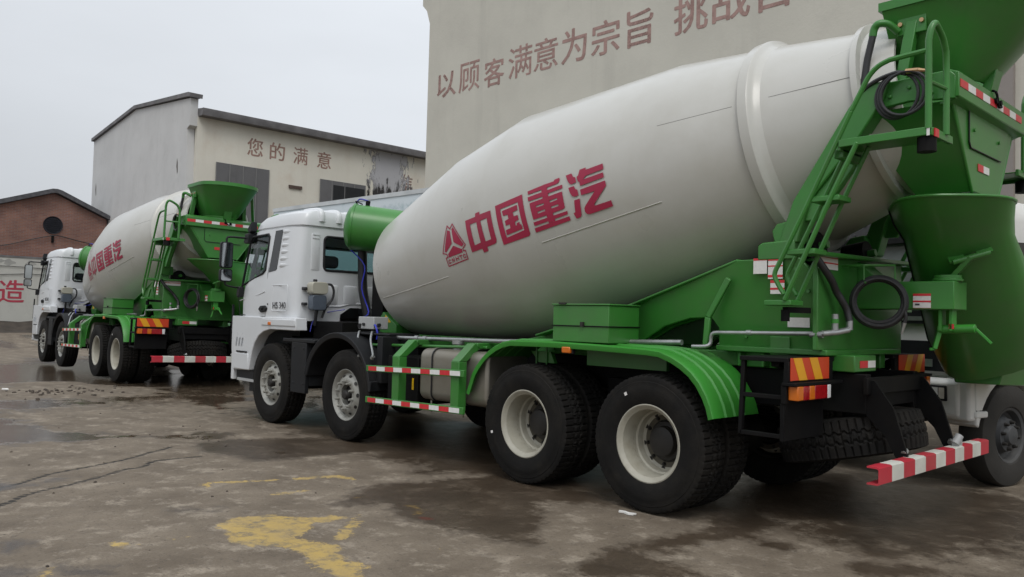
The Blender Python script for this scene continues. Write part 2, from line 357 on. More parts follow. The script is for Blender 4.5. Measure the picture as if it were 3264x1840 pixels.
LOGO= [[[(-0.0846,0.0025),(-0.0393,-0.0124),(-0.0352,-0.1266),(-0.1603,-0.1857),(-0.183,-0.1758)]],[[(-0.008,-0.0046),(0.0166,0.0091),(0.1561,-0.1728),(0.1182,-0.187),(-0.0006,-0.1248)]],[[(-0.0201,-0.152),(0.1085,-0.2069),(0.1084,-0.2347),(-0.1349,-0.2364),(-0.1341,-0.206)]],[[(0.2385,0.0115),(0.4078,0.0072),(0.412,0.0342),(0.48,0.0338),(0.479,0.0099),(0.6525,0.003),(0.6639,-0.2348),(0.6539,-0.2526),(0.6305,-0.2615),(0.5062,-0.2632),(0.5019,-0.2968),(0.4321,-0.2987),(0.4238,-0.2636),(0.2563,-0.264)],[(0.3129,-0.0368),(0.4183,-0.0396),(0.4273,-0.2123),(0.326,-0.2169)],[(0.4826,-0.0424),(0.5849,-0.043),(0.5918,-0.2158),(0.5038,-0.2189)]],[[(0.7167,0.0239),(1.0499,0.0448),(1.0602,-0.271),(1.0499,-0.2853),(1.0351,-0.2899),(0.7283,-0.2925)],[(0.7749,-0.0137),(0.9923,-0.0045),(1.0058,-0.2335),(0.7883,-0.2469)]],[[(0.7948,-0.0334),(0.9772,-0.0237),(0.9789,-0.0641),(0.917,-0.07),(0.9235,-0.1033),(0.9691,-0.1036),(0.9717,-0.142),(0.9232,-0.1482),(0.9255,-0.1799),(0.9398,-0.1785),(0.9401,-0.1633),(0.9717,-0.1606),(0.9745,-0.1811),(0.9886,-0.183),(0.994,-0.2188),(0.7985,-0.2278),(0.7998,-0.1882),(0.8578,-0.1846),(0.8584,-0.1536),(0.8107,-0.1542),(0.8103,-0.1164),(0.8577,-0.1097),(0.8538,-0.0744),(0.7982,-0.074)]],[[(1.1156,0.0522),(1.3211,0.0632),(1.4159,0.0632),(1.4278,0.0754),(1.4817,0.0768),(1.4837,0.0585),(1.4713,0.0428),(1.4489,0.035),(1.3398,0.0317),(1.2746,0.0285),(1.1188,0.0259)]],[[(1.1121,0.0051),(1.5033,0.0143),(1.5045,-0.0147),(1.3443,-0.0173),(1.2757,-0.027),(1.1142,-0.0282)]],[[(1.1235,-0.0467),(1.4946,-0.0387),(1.4951,-0.1641),(1.4774,-0.1754),(1.3539,-0.1789),(1.1346,-0.1803)],[(1.1897,-0.0817),(1.2813,-0.081),(1.281,-0.0946),(1.1934,-0.0968)],[(1.1955,-0.1303),(1.2832,-0.1303),(1.2828,-0.1443),(1.1982,-0.1466)],[(1.346,-0.0773),(1.4311,-0.0756),(1.4319,-0.0905),(1.348,-0.0935)],[(1.3505,-0.1256),(1.4327,-0.1264),(1.4329,-0.1407),(1.3544,-0.1423)]],[[(1.1274,-0.2006),(1.5099,-0.1993),(1.5079,-0.2252),(1.1298,-0.2301)]],[[(1.1244,-0.2473),(1.517,-0.2444),(1.5179,-0.278),(1.1262,-0.2822)]],[[(1.2751,0.0326),(1.3369,0.0389),(1.363,-0.2443),(1.2897,-0.2448)]],[[(1.5526,0.0759),(1.6145,0.0776),(1.6282,0.0465),(1.6399,0.0396),(1.6522,0.038),(1.6545,-0.0054),(1.6018,-0.0093),(1.5827,0.0025),(1.5685,0.026)]],[[(1.5669,-0.0295),(1.6263,-0.0289),(1.6381,-0.0574),(1.657,-0.066),(1.6588,-0.1112),(1.6148,-0.113),(1.5932,-0.1022),(1.5781,-0.0773)]],[[(1.6043,-0.1392),(1.6651,-0.1392),(1.644,-0.2628),(1.6294,-0.2787),(1.5831,-0.2815),(1.5679,-0.2341),(1.589,-0.23)]],[[(1.703,0.0852),(1.7692,0.0864),(1.765,0.0685),(1.9414,0.0727),(1.9435,0.0266),(1.761,0.021),(1.7277,-0.0022),(1.9347,0.0016),(1.9378,-0.0387),(1.6903,-0.0445),(1.6892,-0.0123),(1.6753,-0.0044),(1.6643,0.0348),(1.6831,0.0428)]],[[(1.6843,-0.0731),(1.9439,-0.0674),(1.9457,-0.1086),(1.791,-0.2197),(1.8003,-0.2317),(1.9601,-0.2313),(1.9623,-0.2797),(1.7278,-0.2813),(1.6997,-0.2748),(1.6844,-0.2522),(1.6878,-0.224),(1.7038,-0.2071),(1.8271,-0.1213),(1.6859,-0.1182)]]]
LINES= [[(-0.0806,0.041),(-0.0363,0.0042),(0.0132,0.0375),(0.1806,-0.1813),(0.1268,-0.2047),(0.1296,-0.227),(0.1604,-0.2278),(0.1628,-0.3035),(-0.1798,-0.3116),(-0.185,-0.2346),(-0.1505,-0.2319),(-0.1543,-0.2044),(-0.2174,-0.1844),(-0.0806,0.041)],[(-0.1168,-0.265),(-0.135,-0.2578),(-0.1545,-0.2657),(-0.1582,-0.2844),(-0.1389,-0.2894),(-0.1213,-0.2849)],[(-0.092,-0.2903),(-0.0899,-0.257),(-0.0597,-0.2855),(-0.0582,-0.2531)],[(-0.023,-0.2876),(-0.0224,-0.2545)],[(0.0172,-0.2859),(0.017,-0.2544)],[(-0.0231,-0.2709),(0.0166,-0.27)],[(0.0391,-0.2563),(0.083,-0.2549)],[(0.0609,-0.2559),(0.0615,-0.2865)],[(0.141,-0.2628),(0.1215,-0.2548),(0.1065,-0.2637),(0.1068,-0.28),(0.1214,-0.2864),(0.1419,-0.2805)]]
def mixer_truck():
    T = empty('mixer_truck')
    # ---- chassis
    fr = MB()
    for s in (-1, 1):
        fr.box(-1.35, 7.0, s*.43-.04, s*.43+.04, .84, 1.12)
    for x in (-1.30, -.7, .68, 2.0, 3.0, 3.9, 5.2, 6.9): fr.box(x-.05, x+.05, -.39, .39, .88, 1.08)
    for x in AX: fr.tube([(x, -.95, ZC), (x, -.3, ZC), (x, .3, ZC), (x, .95, ZC)], [.09, .11, .11, .09], 12)
    for x in (0, 1.35): fr.lathe([(-.26, .08), (-.2, .2), (0, .25), (.2, .2), (.26, .08)], (x, 0, ZC), (0, 1, 0), (1, 0, 0), 20)
    for s in (-1, 1):
        for dz in (0, .03, .06, .09): fr.box(-.15+dz, 1.5-dz, s*.52-.05, s*.52+.05, .60+dz, .625+dz)     # leaf springs
        fr.box(.45, .9, s*.5-.09, s*.5+.09, .55, .95)
        for cx in (4.33, 6.2): fr.box(cx-.6, cx+.6, s*.45-.05, s*.45+.05, .62, .72)
    fr.box(4.6, 6.9, -.40, .40, .62, 1.30)           # engine and gearbox mass under the cab
    fr.box(5.0, 5.7, -.85, .85, 1.05, 1.36)
    fr.box(-1.38, -1.345, -.52, .52, .98, 1.10)      # rear cross member
    fr.tube([(-.2, 0, .6), (3.2, 0, .8)], .06, 10)
    fr.box(3.05, 3.60, .50, 1.10, .52, 1.02); fr.cyl((3.1, .75, .75), (3.1, -1.1, .75), .16, 14); fr.cyl((3.45, .75, .75), (3.45, -1.1, .75), .14, 14)
    fr.box(2.0, 3.4, -1.12, -.5, .58, 1.08)
    fr.build('chassis_frame', BLKM, T, bevel=.006)
    # ---- wheels
    for s in (-1, 1):
        for x in AX[2:]: wheel(T, x, s*1.055, ZC, s, True, spin=.3*x)
        for x in AX[:2]:
            wheel(T, x, s*1.06, ZC, s, False, spin=.5+x)
            wheel(T, x, s*.735, ZC, s, False, spin=.9+x)
    # ---- rear fenders: ribbed plastic arches over the two rear axles
    pr = [(2.13, .74), (2.05, .93), (1.99, 1.01), (1.91, 1.09), (1.83, 1.15), (1.74, 1.20), (1.64, 1.238), (1.53, 1.26), (1.0, 1.268), (.53, 1.262), (0, 1.25), (-.12, 1.24), (-.24, 1.20), (-.33, 1.155), (-.41, 1.10), (-.48, 1.03), (-.54, .94), (-.575, .865), (-.60, .78)]
    def off(pr, d):
        o = []
        for i, (x, z) in enumerate(pr):
            a, b = pr[max(i-1, 0)], pr[min(i+1, len(pr)-1)]; tx, tz = b[0]-a[0], b[1]-a[1]; l = math.hypot(tx, tz); o.append((x+tz/l*d*1, z-tx/l*d))
        return o
    sects = [(1.215, -.045), (1.218, -.012), (1.20, 0), (1.10, 0), (1.075, 0), (1.065, .014), (1.055, 0), (.955, 0), (.945, .014), (.935, 0), (.83, 0), (.82, .014), (.81, 0), (.70, 0), (.60, -.005)]
    for s in (-1, 1):
        mb = MB(); rings = []
        for y, d in sects:
            rings.append([(x, s*y, z) for x, z in off(pr, d)])
        for y, d in sects[::-1]:
            rings.append([(x, s*(y-.003), z) for x, z in off(pr, d-.007)])
        n = len(pr); k = len(rings); vs = [p for r in rings for p in r]; fs = []
        for i in range(k):
            for j in range(n-1): fs.append((i*n+j, i*n+j+1, ((i+1) % k)*n+j+1, ((i+1) % k)*n+j))
        mb.add(vs, fs); h = MB()
        fo = mb.build('rear_fender', GREENP, T, ang=35)
        h.box(.10, .95, s*.80-.02, s*.80+.02, 1.06, 1.245); h.build('fender_valance', GREEN, fo)
        a = MB(); a.box(.79, .885, s*1.20-.02, s*1.20+.022, 1.175, 1.228); a.box(.775, .90, s*1.19-.03, s*1.19+.01, 1.168, 1.24, 1); a.build('side_marker', [AMB, BLK], fo, bevel=.008)
        bk = MB(); bk.prism([(1.45, 1.06), (1.55, 1.16), (1.30, 1.16), (1.25, 1.06)], s*.9-.02, s*.9+.02)
        for x in (1.47, 1.34): bk.cyl((x, s*.93, 1.0), (x, s*.93, 1.22), .008, 6)
        bk.build('fender_bracket', GREEN, fo)
    # ---- black mudguards of the front axles
    for s in (-1, 1):
        mb = MB(); cx, cz = 4.53, .53; arc = [(cx+.76*math.cos(R(a)), cz+.71*math.sin(R(a))) for a in range(14, 181, 8)]+[(cx-.76, .72)]
        inn = [(cx+.70*math.cos(R(a)), cz+.645*math.sin(R(a))) for a in range(14, 181, 8)]+[(cx-.70, .72)]
        rings = [[(x, s*1.20, z) for x, z in inn], [(x, s*1.215, z) for x, z in arc], [(x, s*.62, z+.02) for x, z in arc], [(x, s*.62, z) for x, z in inn]]
        n = len(arc); vs = [p for r in rings for p in r]; fs = [(i*n+j, i*n+j+1, ((i+1) % 4)*n+j+1, ((i+1) % 4)*n+j) for i in range(4) for j in range(n-1)]
        mb.add(vs, fs+[(0, n, 2*n, 3*n), (n-1, 4*n-1, 3*n-1, 2*n-1)])
        # flat side cover between the two front wheels, with its top ledge
        mb.box(5.24, 5.62, s*1.15, s*1.20, .46, 1.09); mb.box(5.05, 5.86, s*.70, s*1.20, 1.09, 1.135); mb.box(5.24, 5.62, s*.7, s*1.15, .55, 1.09)
        mb.box(3.70, 3.80, s*.62, s*1.12, .70, 1.22); mb.box(3.72, 4.4, s*.60, s*1.02, 1.225, 1.25)
        for x, z in ((5.30, 1.02), (5.55, 1.02), (5.30, .58), (5.55, .58), (5.25, .80)): mb.cyl((x, s*1.19, z), (x, s*1.208, z), .014, 8)
        mo = mb.build('front_mudguard', BLK, T, bevel=.008, ang=35)
        for x in (4.35, 4.08):
            q = MB(); q.tube(smooth_path([(x, s*1.0, 1.19+.07), (x-.03, s*1.03, 1.25), (x-.12, s*1.10, 1.16), (x-.26, s*1.16, 1.03), (x-.27, s*1.165, .99)], 4), .013, 8); q.cyl((x-.28, s*1.165, 1.0), (x-.25, s*1.165, .97), .022, 8); q.build('fender_hook', ZINC, mo)
    cab(T)
    # ---- subframe: long beams, sloping side plates, front pedestal
    sf = MB()
    for s in (-1, 1):
        sf.box(-1.08, 4.9, s*.47-.05, s*.47+.05, 1.125, 1.24)
        plate = [(2.05, 1.24), (1.69, 1.30), (.53, 1.60), (-.48, 1.94), (-.66, 1.94), (-.98, 1.94), (-1.10, 1.80), (-1.10, 1.24), (-.24, 1.24), (-.26, 1.42), (-.20, 1.50), (.0, 1.49), (.26, 1.42), (.48, 1.30), (.56, 1.24)]
        sf.prism(plate, s*.45, s*.50); tl = lambda z: s*(.60+.14*(z-1.24)/.70); sf.loft([[(x, tl(z), z) for x, z in plate], [(x, tl(z)-s*.035, z) for x, z in plate]])
        top = [(1.69, 1.30), (.53, 1.60), (-.48, 1.94)]
        for a, b in zip(top, top[1:]): sf.beam((a[0], s*.595, a[1]), (b[0], s*.595, b[1]), .29, .02)
        sf.beam((-.42, s*.755, 1.80), (-.24, s*.755, 1.50), .03, .05); sf.beam((-.24, s*.755, 1.50), (-.22, s*.755, 1.27), .03, .05)
        sf.prism([(4.62, 1.50), (4.75, 1.36), (4.67, 1.27), (4.67, 1.2), (4.33, 1.2), (4.33, 1.34)], s*.40, s*.50)
        for x in (-.42, -.62): sf.box(x-.015, x+.015, s*.52, s*.60, 1.13, 1.24)
        sf.box(-.86, -.70, s*.52, s*.64, 1.23, 1.37); sf.box(-.90, -.66, s*.52, s*.60, 1.36, 1.40)
    sf.box(-1.15, -.25, -.66, .66, 1.242, 1.285); sf.box(-1.12, -1.08, -.74, .74, 1.28, 1.97)
    sf.box(-1.28, -1.10, .14, .50, 1.13, 1.25)
    sf.box(4.35, 4.75, -.46, .46, 1.24, 1.42)
    sf.prism([(.77, 1.94), (-.77, 1.97), (-.80, 2.0), (.80, 1.97)], -1.20, -1.06, 'x')
    so = sf.build('subframe', GREEN, T, bevel=.008)
    for s in (-1, 1):
        bt_ = MB()
        for k in range(22): x = 4.5-k*.26; bt_.cyl((x, s*.515, 1.17), (x, s*.532, 1.17), .013, 6)
        for x, z in ((-.80, 1.86), (-.95, 1.86), (-1.03, 1.7), (-1.03, 1.4), (-.5, 1.36), (-.8, 1.36)): y_ = .60+.14*(z-1.24)/.70; bt_.cyl((x, s*y_, z), (x, s*(y_+.015), z), .014, 6)
        bt_.build('frame_bolts', GREEN, so)
    wn = MB(); wn.prism([(4.56, 1.465), (4.61, 1.37), (4.45, 1.37), (4.45, 1.385)], .50, .503); wn.build('warning_triangle', WARN, so)
    def label(mb, x0, x1, y, z0, z1, bands, ax='y', sg=1):
        if ax == 'y':
            mb.box(x0, x1, min(y, y+sg*.003), max(y, y+sg*.003), z0, z1, 0)
            for a, b in bands: mb.box(x0, x1, min(y, y+sg*.0045), max(y, y+sg*.0045), z0+(z1-z0)*a, z0+(z1-z0)*b, 1)
        else:
            mb.box(y-.003, y, x0, x1, z0, z1, 0)
            for a, b in bands: mb.box(y-.0045, y, x0, x1, z0+(z1-z0)*a, z0+(z1-z0)*b, 1)
    for a_ in ((-.735, -.625, .752, 1.83, 1.945, [(.86, 1)]), (-.86, -.745, .752, 1.79, 1.935, [(.92, 1), (.62, .68), (.08, .2)]), (-.875, -.765, .752, 1.68, 1.78, [(.80, 1), (.30, .45)]), (.44, .74, -1.122, 1.86, 1.95, [(.9, 1), (.45, .55)], 'x')):
        lb = MB(); label(lb, *a_); lb.build('warning_label', [STK, TAPER], so)
    lb = MB(); lb.box(-1.02, -.85, .645, .655, 1.44, 1.51, 0); lb.build('maker_plate', STK, so)
    pl = MB(); pl.box(-1.284, -1.281, .16, .29, 1.16, 1.21, 0); pl.box(-1.284, -1.281, .29, .42, 1.16, 1.21, 1); pl.build('reflective_tape', [TAPEW, TAPER], so)
    # ---- rear support columns that carry rollers, hopper and ladders
    for s in (-1, 1):
        c = MB()
        lo = [(-.66, 1.93), (-.66, 2.04), (-.70, 2.06), (-.95, 2.07), (-.95, 1.93)]
        c.prism(lo, s*.60, s*.76); c.prism([(-.76, 2.06), (-.74, 2.15), (-.78, 2.2), (-.90, 2.22), (-.95, 2.06)], s*.52, s*.70)
        c.prism([(-.82, 2.05), (-.93, 2.35), (-1.33, 2.96), (-1.45, 3.10), (-1.60, 3.10), (-1.56, 2.97), (-1.40, 2.74), (-1.05, 2.34), (-.97, 2.05)], s*.60, s*.75)
        c.prism([(-.98, 2.2), (-1.04, 2.33), (-1.38, 2.75), (-1.36, 2.55), (-1.1, 2.2)], s*.66, s*.72)
        c.build('rear_column', GREEN, T, bevel=.01)
        rl = MB(); rl.cyl((-.80, s*.42, 2.02), (-.98, s*.42, 2.05), .11, 20); rl.cyl((-.74, s*.42, 2.01), (-1.04, s*.42, 2.06), .03, 10, m=1); rl.box(-1.02, -.78, s*.42-.08, s*.42+.08, 1.90, 1.95, 1); rl.build('support_roller', [BLKM, GREEN], T)
    # ---- drum
    d = MB(); drum_lathe(d, [(-2.14, .0), (-2.12, .25), (-2.07, .52), (-2.0, .72), (-1.965, .785)]+DPR[:5]+[(3.93, .645)])
    dr = d.build('mixing_drum', DRUMW, T, ang=12)
    q = MB(); drum_lathe(q, [(3.115, .82), (3.115, .885), (3.122, .891), (3.195, .887), (3.205, .878), (3.213, .856), (3.235, .832), (3.28, .805)])
    q.build('roller_ring', DRUMW, dr, ang=30)
    q = MB(); drum_lathe(q, [(3.90, .64), (3.90, .70), (3.945, .70), (3.95, .645), (4.02, .625), (4.16, .585), (4.16, .56), (3.9, .56)], 72); q.build('drum_mouth', DRUMW, dr, ang=25)
    q = MB()
    for a, b, th in ((-1.856, -.2566, -.4385), (1.149, 2.39, -.372), (-1.7, -.5, 1.9), (1.0, 2.3, 2.6), (-1.5, -.3, 4.1)):
        k = 14; q.tube([dpt(a+(b-a)*i/k, th+(.04*i/k if th == -.4385 else 0), -.001) for i in range(k+1)], .006, 6)
    for s in (-.381, .651): q.tube([dpt(s, 2*math.pi*i/120, -.0052) for i in range(120)], .0065, 6, closed=True)
    q.build('weld_seam', DRUMW, dr, ang=60)
    q = MB(); q.tube([dpt(3.108, 2*math.pi*i/120, .001) for i in range(120)], .005, 6, closed=True)
    for a, b, th in ((2.46, 3.06, .247), (3.33, 3.88, .25)): q.tube([dpt(a+(b-a)*i/5, th, .0) for i in range(6)], .0013, 6)
    q.build('dark_seam', HUB, dr, ang=60)
    lg = MB()
    for i, rings in enumerate(LOGO): drum_poly(lg, rings, .003+.0004*i)
    for i, l in enumerate(LINES):
        for (a, b), (a2, b2) in zip(l, l[1:]):
            r_ = drum_r(a); hw = .0055 if i == 0 else .0048; du, dv = a2-a, (b2-b)*r_; ln = math.hypot(du, dv) or 1; nu, nv = -dv/ln*hw, du/ln*hw/r_
            eu, ev = du/ln*hw, dv/ln*hw/r_
            if ln < .002: continue
            K = max(1, int(abs(b2-b)/.03)); lg_pts = []
            for q_ in range(K+1):
                t = q_/K; u, v = a+(a2-a)*t, b+(b2-b)*t
                if q_ == 0: u -= eu; v -= ev
                if q_ == K: u += eu; v += ev
                lg_pts += [dpt(u+nu, v+nv, .0045+.0003*i), dpt(u-nu, v-nv, .0045+.0003*i)]
            lg.add(lg_pts, [(2*q_, 2*q_+1, 2*q_+3, 2*q_+2) for q_ in range(K)])
    lg.build('logo', RED, dr, recalc=False)
    q = MB(); q.lathe([(-2.5, .2), (-2.45, .26), (-2.2, .28), (-2.05, .3)], DO, DA, DE1, 24); q.box(4.55, 4.95, -.35, .35, 1.4, 1.9); q.box(4.75, 5.0, -.42, .42, 1.35, 2.25); q.build('drum_gearbox', BLKM, T)
    # ---- water tank across the frame behind the cab, skewed a little
    A = Vector((5.30, .56, 2.605)); dvec = Vector((math.cos(R(230)), math.sin(R(230)), -.10)).normalized(); e1 = Vector((0, 0, 1)); e1 = (e1-dvec*e1.dot(dvec)).normalized()
    t_ = MB(); t_.lathe([(-.105, 0), (-.10, .09), (-.08, .18), (-.05, .25), (-.01, .285), (0, .292), (0, .306), (.03, .306), (.032, .296), (.5, .292), (.9, .29), (1.0, .24), (1.05, .0)], A, dvec, e1, 56)
    t_.box(4.95, 5.15, -.2, .1, 1.9, 2.4, 0); wt = t_.build('water_tank', GREEN, T, ang=40)
    b = MB(); e2 = dvec.cross(e1)
    P = [A+dvec*-.01+(e1*math.cos(R(a))-e2*math.sin(R(a)))*.31 for a in range(15, 165, 12)]
    P2 = [A+dvec*-.01+(e1*math.cos(R(a))+e2*math.sin(R(a)))*.315 for a in range(8, 172, 12)]
    side = P if P[5].y > P2[5].y-9 and P[5].x > P2[5].x else P2
    b.tube(smooth_path([A+dvec*.16+e1*.36, A+dvec*.05+e1*.37]+side+[(5.20, .42, 2.10), (5.22, .44, 1.80), (5.10, .40, 1.50), (4.75, .70, 1.42), (4.42, .86, 1.41)], 4), .009, 8)
    b.tube(smooth_path([(4.12, .95, 1.34), (4.02, 1.0, 1.33), (3.98, 1.0, 1.25), (3.99, 1.0, 1.18)], 4), .011, 8)
    b.tube(smooth_path([(5.6, .45, 1.52), (5.75, .70, 1.46), (5.72, .85, 1.36), (5.7, .9, 1.22)], 4), .006, 6)
    b.build('blue_cable', BLUE, wt)
    lgs = MB(); lgs.tube([A+dvec*.16+e1*.29, A+dvec*.16+e1*.36], .03, 8); lgs.tube(smooth_path([A+dvec*.03+e1*.30-e2*.05, A+dvec*0+e1*.335, A+dvec*.1+e1*.30+e2*.05], 4), .008, 6); lgs.tube(smooth_path([A+dvec*.72+e1*.29, A+dvec*.76+e1*.32+e2*.08, A+dvec*.9+e1*.28+e2*.12], 4), .009, 6); lgs.build('tank_lug', BLKM, wt)
    # ---- black air intake hose behind the cab, control box, pipes
    q = MB(); q.tube(smooth_path([(5.42, .32, 2.34), (5.42, .31, 2.1), (5.41, .30, 1.8), (5.38, .26, 1.55), (5.35, .22, 1.3)], 5), .062, 14); q.build('intake_hose', HOSE, T)
    q = MB(); q.box(4.12, 4.45, .76, .96, 1.29, 1.435); eb = q.build('control_box', GREY, T, bevel=.008)
    q = MB(); q.cyl((4.46, .88, 1.335), (4.40, .97, 1.325), .03, 10); q.cyl((4.32, .96, 1.345), (4.32, .985, 1.345), .018, 8); q.cyl((4.12, .90, 1.34), (4.09, .90, 1.34), .022, 8); q.build('cable_gland', HOSE, eb)
    q = MB(); q.tube([(3.98, .9, 1.205), (2.0, .9, 1.232), (-.1, .9, 1.30)], .022, 10)
    for x in (3.35, 3.2): q.tube([(x-.03, .9, 1.214), (x+.03, .9, 1.214)], .032, 10)
    q.tube(smooth_path([(-.14, .82, 1.27), (-.25, .80, 1.275), (-.28, .78, 1.30), (-.285, .78, 1.35), (-.31, .78, 1.38), (-.40, .78, 1.385)], 3)+[(-1.16, .72, 1.40)], .016, 10)
    for x in (-.60, -1.08, -1.13): q.tube([(x-.02, .775-.06*(-x-.4)/.76, 1.39), (x+.02, .775-.06*(-x-.4)/.76, 1.39)], .022, 10)
    q.tube([(-1.14, .72, 1.40), (-1.20, .62, 1.41), (-1.24, .52, 1.43)], .022, 10); q.cyl((-1.19, .62, 1.41), (-1.19, .62, 1.54), .024, 10); q.cyl((-1.24, .50, 1.43), (-1.24, .50, 1.50), .024, 10)
    q.build('water_pipe', ZINC, T)
    q = MB(); q.cyl((-1.19, .62, 1.475), (-1.19, .62, 1.505), .028, 10); q.build('pipe_valve', GREENP, T)
    # ---- fuel tank with straps
    q = MB(); ring = rrect(.60, 1.15, .60, 1.125, .09)
    q.loft([[(x, y, z) for y, z in ring] for x in (1.9, 2.96)]); ft = q.build('fuel_tank', ALU, T, bevel=.03)
    for x in (2.78, 2.27):
        q = MB(); r2 = rrect(.59, 1.16, .592, 1.135, .095); q.loft([[(xx, y, z) for y, z in r2] for xx in (x-.03, x+.03)]); q.cyl((x, 1.12, .60), (x, 1.12, .48), .01, 6); q.build('tank_strap', BLKM if x < 0 else ALU, ft, bevel=.004)
        q = MB(); r2 = rrect(.588, 1.162, .59, 1.137, .096); q.loft([[(xx, y, z) for y, z in r2] for xx in (x-.042, x-.030)]); q.build('rubber_strip', HOSE, ft)
    q = MB(); q.lathe([(0, .055), (.05, .055), (.06, .065), (.10, .065), (.105, .05), (.105, 0)], (2.62, .92, 1.12), (0, 0, 1), (1, 0, 0), 24); q.build('filler_cap', ZINC, ft)
    # ---- side underrun guard with red and white tape
    for s in (-1, 1):
        g = MB()
        for x in (3.19, 2.21):
            g.box(x-.06, x+.06, s*1.19, s*1.29, .56, 1.03); g.beam((x, s*1.24, 1.0), (x, s*1.05, 1.175), .12, .10, up=(1, 0, 0)) if False else g.add(
                [(x+dx, s*yy, zz) for dx in (-.06, .06) for yy, zz in ((1.19, 1.03), (1.29, 1.03), (1.09, 1.205), (1.02, 1.16))], [(0, 1, 2, 3), (4, 7, 6, 5), (0, 4, 5, 1), (1, 5, 6, 2), (2, 6, 7, 3), (3, 7, 4, 0)])
            g.box(x-.06, x+.06, s*.48, s*1.06, 1.15, 1.205)
        g.tube([(4.27, s*.98, 1.11), (2.1, s*.98, 1.165)], .016, 8)
        go = None
        bars = []
        for z0, z1 in ((.877, .925), (.54, .575)):
            a0 = Vector((3.70, s*1.305, z0)); a1 = Vector((2.04, s*1.305, z1)); g.beam(a0, a1, .03, .068); bars.append((a0, a1))
        go = g.build('side_guard', GREEN, T, bevel=.006)
        for a0, a1 in bars:
            t = MB(); k = 10
            for i in range(k):
                p, r_ = a0.lerp(a1, .03+.94*i/k), a0.lerp(a1, .03+.94*(i+.985)/k); o_ = Vector((0, s*.0165, 0)); t.beam(p+o_, r_+o_, .002, .046, m=i % 2)
            t.build('reflective_tape', [TAPER, TAPEW], go)
        q = MB(); q.lathe([(0, .03), (.02, .028), (.025, 0)], (3.02, s*1.02, .80), (0, s, 0), (1, 0, 0), 14); q.build('side_marker', AMB, go)
        q = MB(); q.box(3.12, 3.14, s*1.05, s*1.11, .68, .80); q.build('yellow_tag', WARN, go)
    # ---- green tool box on the left fender
    q = MB(); q.box(.40, 1.02, .80, 1.19, 1.272, 1.575); q.box(.39, 1.03, .79, 1.20, 1.40, 1.410, 1); q.box(.39, 1.03, .79, 1.20, 1.577, 1.59); tb = q.build('tool_box', [GREEN, BLKM], T, bevel=.005)
    q = MB(); q.box(.86, .94, 1.19, 1.21, 1.585, 1.60); q.build('hinge', HUB, tb); q = MB(); q.box(.66, .69, 1.19, 1.212, 1.40, 1.44); q.build('latch', HUB, tb)
    rear(T)
    return tag(T)
def cut_with(o, cutters):
    for c in cutters:
        m = o.modifiers.new('b', 'BOOLEAN'); m.operation = 'DIFFERENCE'; m.object = c; m.solver = 'EXACT'
    me = bpy.data.meshes.new_from_object(o.evaluated_get(bpy.context.evaluated_depsgraph_get()))
    o.modifiers.clear(); o.data = me
    for c in cutters: bpy.data.objects.remove(c)
    me.polygons.foreach_set('use_smooth', [True]*len(me.polygons)); me.set_sharp_from_angle(angle=R(28))
